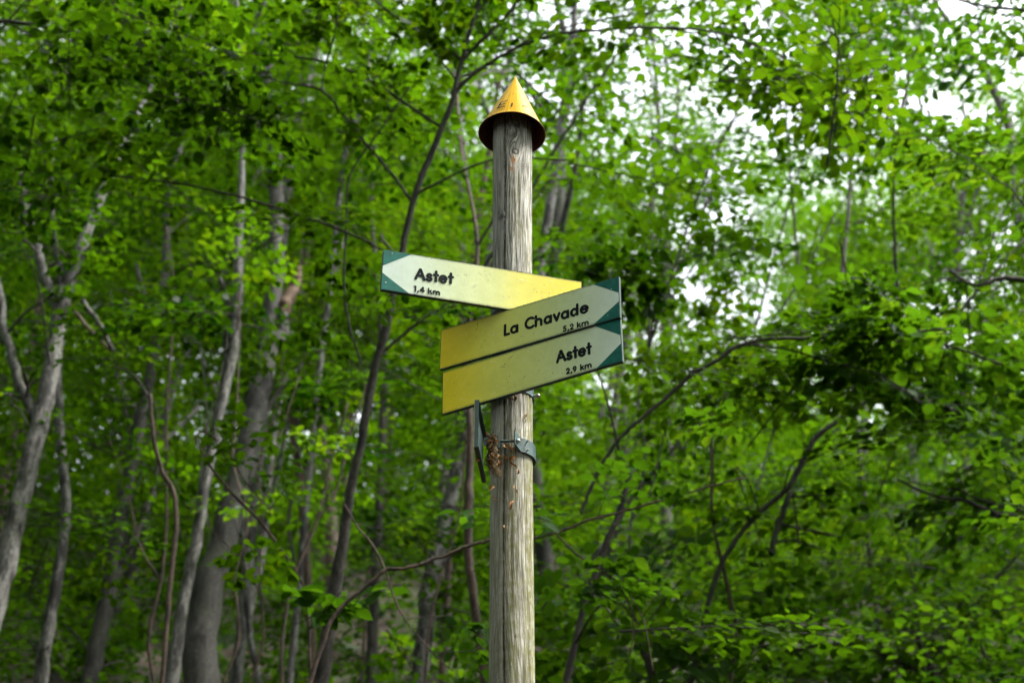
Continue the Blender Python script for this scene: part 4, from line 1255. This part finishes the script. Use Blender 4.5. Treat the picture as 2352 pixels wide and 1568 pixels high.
def droplets(B, bd, n, umax):
    ac = Acc()
    for _ in range(n):
        x = random.uniform(.01, umax) * B.L; y = random.uniform(.03, .97) * B.H; s = random.uniform(.0006, .0015)
        ring = [B.p(x + s * math.cos(a), y + s * math.sin(a), .0016) for a in np.linspace(0, 2 * np.pi, 6, endpoint=False)]
        ac.add(np.array(ring + [B.p(x, y, .0016 + s * .8)]), [(k, (k + 1) % 6, 6, 6) for k in range(6)])
    m, N, new, L = new_mat('water_drop'); g = new('ShaderNodeBsdfPrincipled'); g.inputs['Base Color'].default_value = (.75, .78, .74, 1); g.inputs['Roughness'].default_value = .05
    o = new('ShaderNodeOutputMaterial'); L(g.outputs[0], o.inputs[0])
    ac.obj('water_drops', m, bd, ORG, kind='stuff')


droplets(B1, O1, 170, .9)
droplets(B2, O2, 60, .99)
droplets(B3, O3, 60, .99)


def scratches(B, bd, marks):
    for k, (u, v, ang, ln) in enumerate(marks):
        d = np.array([math.cos(R(ang)), math.sin(R(ang))]); nn = np.array([-d[1], d[0]])
        c = np.array([u * B.L, v * B.H]); pts = [c - d * ln / 2, c + nn * .0006, c + d * ln / 2, c - nn * .0006]
        V, F = slab(B, [tuple(q) for q in pts[::-1]], .0004, .0009)
        link('scratch', mesh('scratch', V, F, M_BARKMARK, ORG), bd)


M_BARKMARK = simple('dirt_mark', (.06, .055, .02), .8)
scratches(B3, O3, [(.395, .86, 30, .022), (.36, .74, 35, .009), (.345, .70, -20, .010), (.355, .685, -30, .009), (.385, .42, 80, .008), (.37, .38, 60, .004), (.375, .30, 70, .004), (.47, .30, 55, .010), (.415, .17, 80, .004), (.58, .63, 60, .003)])
scratches(B2, O2, [(.535, .215, 70, .006), (.215, .88, 88, .022), (.76, .93, 60, .003), (.75, .43, 80, .007)])
scratches(B1, O1, [(.487, .76, 60, .004), (.478, .79, 20, .003), (.60, .30, 80, .004), (.63, .31, 85, .005), (.77, .55, 20, .003)])

# ---- clamps
M_STEEL = simple('green_painted_bracket', (.030, .062, .058), .38, nscale=45, namp=.35, bump=.3)
M_BOLT = simple('bolt_steel', (.42, .42, .40), .35, .9, nscale=80)


def band(name, a0, a1, z0, z1, r, th, parent, drop=0.0):
    n = 22; V = []
    for a in np.linspace(R(a0), R(a1), n):
        dz = drop * (a - R(a0))
        for rr, z in ((r, z0), (r + th, z0), (r + th, z1), (r, z1)):
            V.append([post_x(z) + rr * math.sin(a), YP - rr * math.cos(a), z + dz])
    F = [(4 * k + q, 4 * k + (q + 1) % 4, 4 * k + 4 + (q + 1) % 4, 4 * k + 4 + q) for k in range(n - 1) for q in range(4)]
    F += [(0, 3, 2, 1), (4 * n - 4, 4 * n - 3, 4 * n - 2, 4 * n - 1)]
    return link(name, mesh(name, V, F, M_STEEL, ORG), parent)


def prism(name, corners, th, mat, parent):
    c = np.array(corners, float); nn = np.cross(c[1] - c[0], c[2] - c[0]); nn /= np.linalg.norm(nn)
    n = len(c); V = np.vstack([c + nn * th / 2, c - nn * th / 2])
    F = [list(range(n)), list(range(2 * n - 1, n - 1, -1))] + [[k, n + k, n + (k + 1) % n, (k + 1) % n] for k in range(n)]
    return link(name, mesh(name, V, F, mat, ORG), parent)


def rod(name, a, b, r, mat, parent, k=10):
    V, F = tube(np.array([a, (np.array(a) + np.array(b)) / 2, b]), [r, r, r], k)
    tri = F[:, 2] == F[:, 3]
    return link(name, mesh(name, V, [list(q) for q in F[~tri]] + [list(q[:3]) for q in F[tri]], mat, ORG, True), parent)


for B, zc in ((B1, 4.115), (B2, 3.995), (B3, 3.855)):   # clamps hidden behind the three boards, feet showing
    cl = band('clamp_band', -165, 165, zc - .018, zc + .018, PR + .0012, .0025, post)
    t0 = (np.array([0, YP, 0]) - B.o) @ B.a
    for sx_ in (-.030, .030):
        p0 = B.p(t0 + sx_, 0, -.0098); p1 = p0 - B.n * .030
        prism('clamp_plate', [[p0[0], p0[1], zc - .016], [p1[0], p1[1], zc - .016], [p1[0], p1[1], zc + .016], [p0[0], p0[1], zc + .016]], .003, M_STEEL, cl)
    p0 = B.p(t0 - .045, 0, -.013)
    prism('mounting_plate', [B.p(t0 - .05, zc - B.o[2] - .022, -.0115), B.p(t0 + .05, zc - B.o[2] - .022, -.0115), B.p(t0 + .05, zc - B.o[2] + .02, -.0115), B.p(t0 - .05, zc - B.o[2] + .02, -.0115)], .003, M_STEEL, cl)
dk = prism('bracket_tab', [[-.048, 3.728, 4.047], [-.012, 3.716, 4.047], [-.008, 3.728, 4.062], [-.046, 3.738, 4.062]], .004, M_RIM, post)
rod('bolt', [.058, 3.775, 3.842], [.071, 3.768, 3.842], .0055, M_BOLT, post)

# the fourth board, seen almost edge-on, points straight at the camera
zN = 3.538
ps = np.array([-.0905, 3.497, zN]); dv = np.array([-.0640 + .0905, 3.79 - 3.497, 0.0]); dv /= np.linalg.norm(dv)
B4 = Board(None, ps, dv, 0, .185, .130)
V, F = slab(B4, [(0, 0), (B4.L, 0), (B4.L, B4.H), (0, B4.H)], .0, .0016)
o4 = tag(link('arrow_board', mesh('arrow_board', V, F, M_BACK, ORG), post), 'green backed board seen edge on below the other three')
for y0_, y1_ in ((0, .0018), (B4.H - .0018, B4.H)):
    V, F = slab(B4, [(0, y0_), (B4.L, y0_), (B4.L, y1_), (0, y1_)], .0016, .011)
    link('folded_edge', mesh('folded_edge', V, F, M_STEEL, ORG), o4)
V, F = slab(B4, [(0, 0.0019), (.0018, 0.0019), (.0018, B4.H - .0019), (0, B4.H - .0019)], .0016, .0100)
link('folded_edge', mesh('folded_edge', V, F, M_STEEL, ORG), o4)
V, F = slab(B4, [(0.001, .001), (B4.L - .001, .001), (B4.L - .001, B4.H - .001), (.001, B4.H - .001)], -.0012, -.0001)
link('printed_face', mesh('printed_face', V, F, simple('board4_yellow', (.66, .52, .12), .4), ORG), o4)

z0, z1 = 3.655, 3.695
cb = band('clamp_band', 22, 170, z0, z1, PR + .004, .003, post)
cb2 = band('clamp_band', -170, -38, z0, z1, PR + .003, .003, post)
a = R(22); r0, r1 = PR + .0045, PR + .031
f0 = [r0 * math.sin(a), YP - r0 * math.cos(a)]; f1 = [f0[0] - .016, YP - r1 - .002]
prism('clamp_flange', [[f0[0], f0[1], z0], [f1[0], f1[1], z0 + .007], [f1[0], f1[1], z1 + .004], [f0[0], f0[1], z1]], .003, M_STEEL, cb)
a = R(-38); g0 = [r0 * math.sin(a), YP - r0 * math.cos(a)]; g1 = [g0[0] + .004, YP - r1 + .004]
prism('clamp_flange', [[g0[0], g0[1], z0 - .002], [g1[0], g1[1], z0 - .002], [g1[0], g1[1], z1 + .002], [g0[0], g0[1], z1 + .002]], .003, M_STEEL, cb2)
prism('mounting_plate', [[-.0715, 3.705, z0 + .002], [g1[0] - .0025, g1[1] + .003, z0 + .002], [g1[0] - .0025, g1[1] + .003, z1 - .002], [-.0715, 3.705, z1 - .002]], .003, M_STEEL, cb2)
rod('bolt', [g1[0] - .008, YP - r1 + .010, .5 * (z0 + z1)], [f1[0] + .010, YP - r1 + .010, .5 * (z0 + z1)], .0034, M_RIM, cb)
rod('bolt_head', [f1[0] + .006, YP - r1 + .0085, .5 * (z0 + z1)], [f1[0] + .012, YP - r1 + .0085, .5 * (z0 + z1)], .0058, M_BOLT, cb)
for zz_ in (z0 + .008, z1 - .006):
    rod('rivet', [PR * .70 + .0, 3.742, zz_], [PR * .70 + .004, 3.735, zz_], .0018, M_BOLT, cb, 6)

# ------------------------------------------------------------------ dry bits caught on the post
M_DRY = simple('dry_brown_leaf', (.28, .12, .035), .8, nscale=120, namp=.5)
M_DRY2 = simple('dry_straw', (.36, .22, .09), .85, nscale=120, namp=.4)
M_DRY3 = simple('dry_dark_litter', (.17, .10, .035), .9, nscale=120, namp=.5)


def curl(c, ln, wd, d, up, bend, mat, name, org):
    d = np.array(d, float); d /= np.linalg.norm(d); up = np.array(up, float); up -= up @ d * d; up /= np.linalg.norm(up); sd_ = np.cross(d, up)
    V = []; n = 9
    for i in range(n):
        t = i / (n - 1); wv = wd * math.sin(math.pi * (.08 + .88 * t)) * (1 + .2 * math.sin(9 * t))
        cc = c + d * ln * (t - .5) + up * bend * ln * math.sin(t * 3.1 + .3) + sd_ * .12 * ln * math.sin(5 * t)
        for q in (-1, -.5, 0, .5, 1):
            V.append(cc + sd_ * wv * .5 * q + up * wv * .45 * q * q)
    F = [(5 * i + k, 5 * i + k + 1, 5 * i + 6 + k, 5 * i + 5 + k) for i in range(n - 1) for k in range(4)]
    return mesh(name, V, F, mat, org, True)


def on_post(px, py, off=.004):
    """the point of the post's front seen at that place"""
    Y = YP - PR
    for _ in range(6):
        p, s = at(px, py, Y)
        xr = p[0] - post_x(p[2]); Y = YP - math.sqrt(max(PR ** 2 - xr ** 2, 1e-5)) - off
    return at(px, py, Y)[0]


SRC = 2352 / 2880
bits = [  # photo position (2880 scale), length, width, direction, material, label
    (1427, 1258, .020, .010, (.6, 0, -.7), M_DRY2, 'curled pale brown dry flower under the clamp bolt'),
    (1437, 1265, .016, .008, (-.4, -.2, .8), M_DRY2, 'thin straw coloured dry flower beside the clamp flange'),
    (1405, 1286, .020, .008, (1, -.2, -.35), M_DRY2, 'pale folded dry leaf at the middle of the dry litter'),
    (1424, 1289, .014, .010, (.5, -.3, .5), M_DRY3, 'dark crumpled dry flower in the middle of the litter on the post'),
    (1442, 1290, .015, .011, (.9, -.3, .25), M_DRY, 'broad orange brown dry leaf right of the crack below the clamp'),
    (1406, 1302, .016, .010, (.35, -.3, 1), M_DRY, 'orange brown upright dry leaf left of the crack below the clamp'),
    (1443, 1308, .020, .007, (.8, -.2, -.9), M_DRY, 'rust coloured dry flower slanting down to the right below the clamp'),
    (1472, 1262, .012, .006, (.1, -.3, 1), M_DRY, 'small upright orange bud lying on the clamp band'),
    (1458, 1326, .014, .005, (.2, -.2, 1), M_DRY, 'small red brown scrap halfway down the right of the litter'),
    (1345, 1294, .013, .009, (1, 0, .2), M_DRY, 'orange scrap stuck on the lower edge of the edge on board'),
    (1450, 1376, .022, .0045, (.15, -.1, -1), M_DRY2, 'yellow brown bud scale stuck upright below the litter'),
    (1437, 1420, .024, .007, (-.5, -.1, -1), M_DRY, 'orange curled bud scale lower down beside the crack'),
    (1393, 1402, .026, .0040, (.7, -.1, -1), M_DRY2, 'thin curved stalk hanging left of the crack'),
    (1384, 1372, .014, .010, (1, -.3, .2), M_DRY2, 'small frayed dry flower hanging below the edge on board'),
    (1421, 1484, .014, .004, (.1, -.1, -1), M_DRY2, 'short yellow scrap stuck on the crack well below the clamp'),
    (1447, 1118, .018, .007, (-.1, -.3, 1), M_DRY, 'rusty dry scrap caught under the lowest lettered board'),
    (1436, 1124, .020, .004, (.9, -.3, -.6), M_DRY3, 'dark dry stalk caught under the lowest lettered board'),
    (1480, 1168, .016, .0035, (.4, -.1, 1), M_DRY2, 'pale straw stuck on the post between board and clamp'),
    (1475, 1180, .020, .0028, (.1, -.1, 1), M_DRY2, 'long thin straw stuck on the post just above the clamp band'),
]
for px, py, ln, wd, d, mt, lb in bits:
    if px == 1345: c = at(px * SRC, py * SRC, 3.56)[0]
    elif px in (1384,): c = at(px * SRC, py * SRC, 3.70)[0]
    else: c = on_post(px * SRC, py * SRC, .003)
    me = curl(c, ln * 1.15, wd * 1.15, d, (random.uniform(-.3, .3), -1, random.uniform(-.2, .3)), random.uniform(.08, .25), mt, 'dry_leaf', c)
    tag(link('dry_leaf', me, None, tuple(c)), lb, 'dry leaf', 'dry bits stuck on the post')


def litter():
    c0 = np.array([-.048, 3.700, 3.640]); ac = Acc()
    ms = []
    for i in range(380):
        t = random.random()
        c = c0 + np.array([random.gauss(0, .0055) - .006 + .006 * t, random.gauss(0, .010), -.045 + .085 * t + random.gauss(0, .004)])
        ln = random.uniform(.006, .020); d = rng.normal(size=3); d /= np.linalg.norm(d)
        P = [c - d * ln / 2, c + rng.normal(0, .002, 3), c + d * ln / 2]
        v, f = tube(P, [.0009, .0013, .0004], 3, cap=False); ac.add(v, f)
    for i in range(60):   # strands trailing down
        s = c0 + np.array([random.gauss(.004, .006), random.gauss(0, .006), -.045])
        e = s + np.array([random.gauss(.006, .008), random.gauss(0, .006), -random.uniform(.01, .035)])
        v, f = tube([s, (s + e) / 2 + rng.normal(0, .003, 3), e], [.0007, .0006, .0003], 3, cap=False); ac.add(v, f)
    V = np.vstack(ac.v)
    me_o = ac.obj('leaf_litter', simple('brown_litter', (.13, .085, .030), .9, nscale=160, namp=.7), None, (0, 0, 0), kind='stuff')
    me_o['label'] = 'clump of brown plant litter lodged between the edge on board and the post'
    for i in range(26):
        c = c0 + np.array([random.gauss(-.004, .010), random.gauss(-.01, .006), random.uniform(-.04, .05)])
        me = curl(c, .016, .007, rng.normal(size=3), (0, -1, .2), .2, random.choice([M_DRY, M_DRY3, M_DRY3]), 'dry_leaf', c)
        tag(link('dry_leaf', me, None, tuple(c)), 'small crumpled brown leaf caught in the litter behind the edge on board', 'dry leaf', 'crumpled leaves in the litter clump')


litter()

ORD = ['leftmost', 'second from the left', 'third from the left', 'fourth from the left', 'fifth from the left', 'sixth from the left', 'seventh from the left', 'eighth from the left',
       'ninth from the left', 'tenth from the left', 'eleventh from the left', 'twelfth from the left', 'thirteenth from the left', 'fourteenth from the left', 'fifteenth from the left', 'sixteenth from the left']
for grp, what in (('thin saplings left of the post', 'thin saplings left of the post'), ('thin saplings right of the post', 'thin saplings right of the post'),
                  ('middle distance trees left of the signpost', 'slim middle distance trees left of the signpost'), ('middle distance trees right of the signpost', 'slim middle distance trees right of the signpost')):
    rs = [o for o in bpy.data.objects if o.get('group') == grp and o.parent is None]
    rs.sort(key=lambda o: o.location.x / max(1, o.location.y))
    for o, q in zip(rs, ORD):
        o['label'] = '%s of the %s' % (q, what)
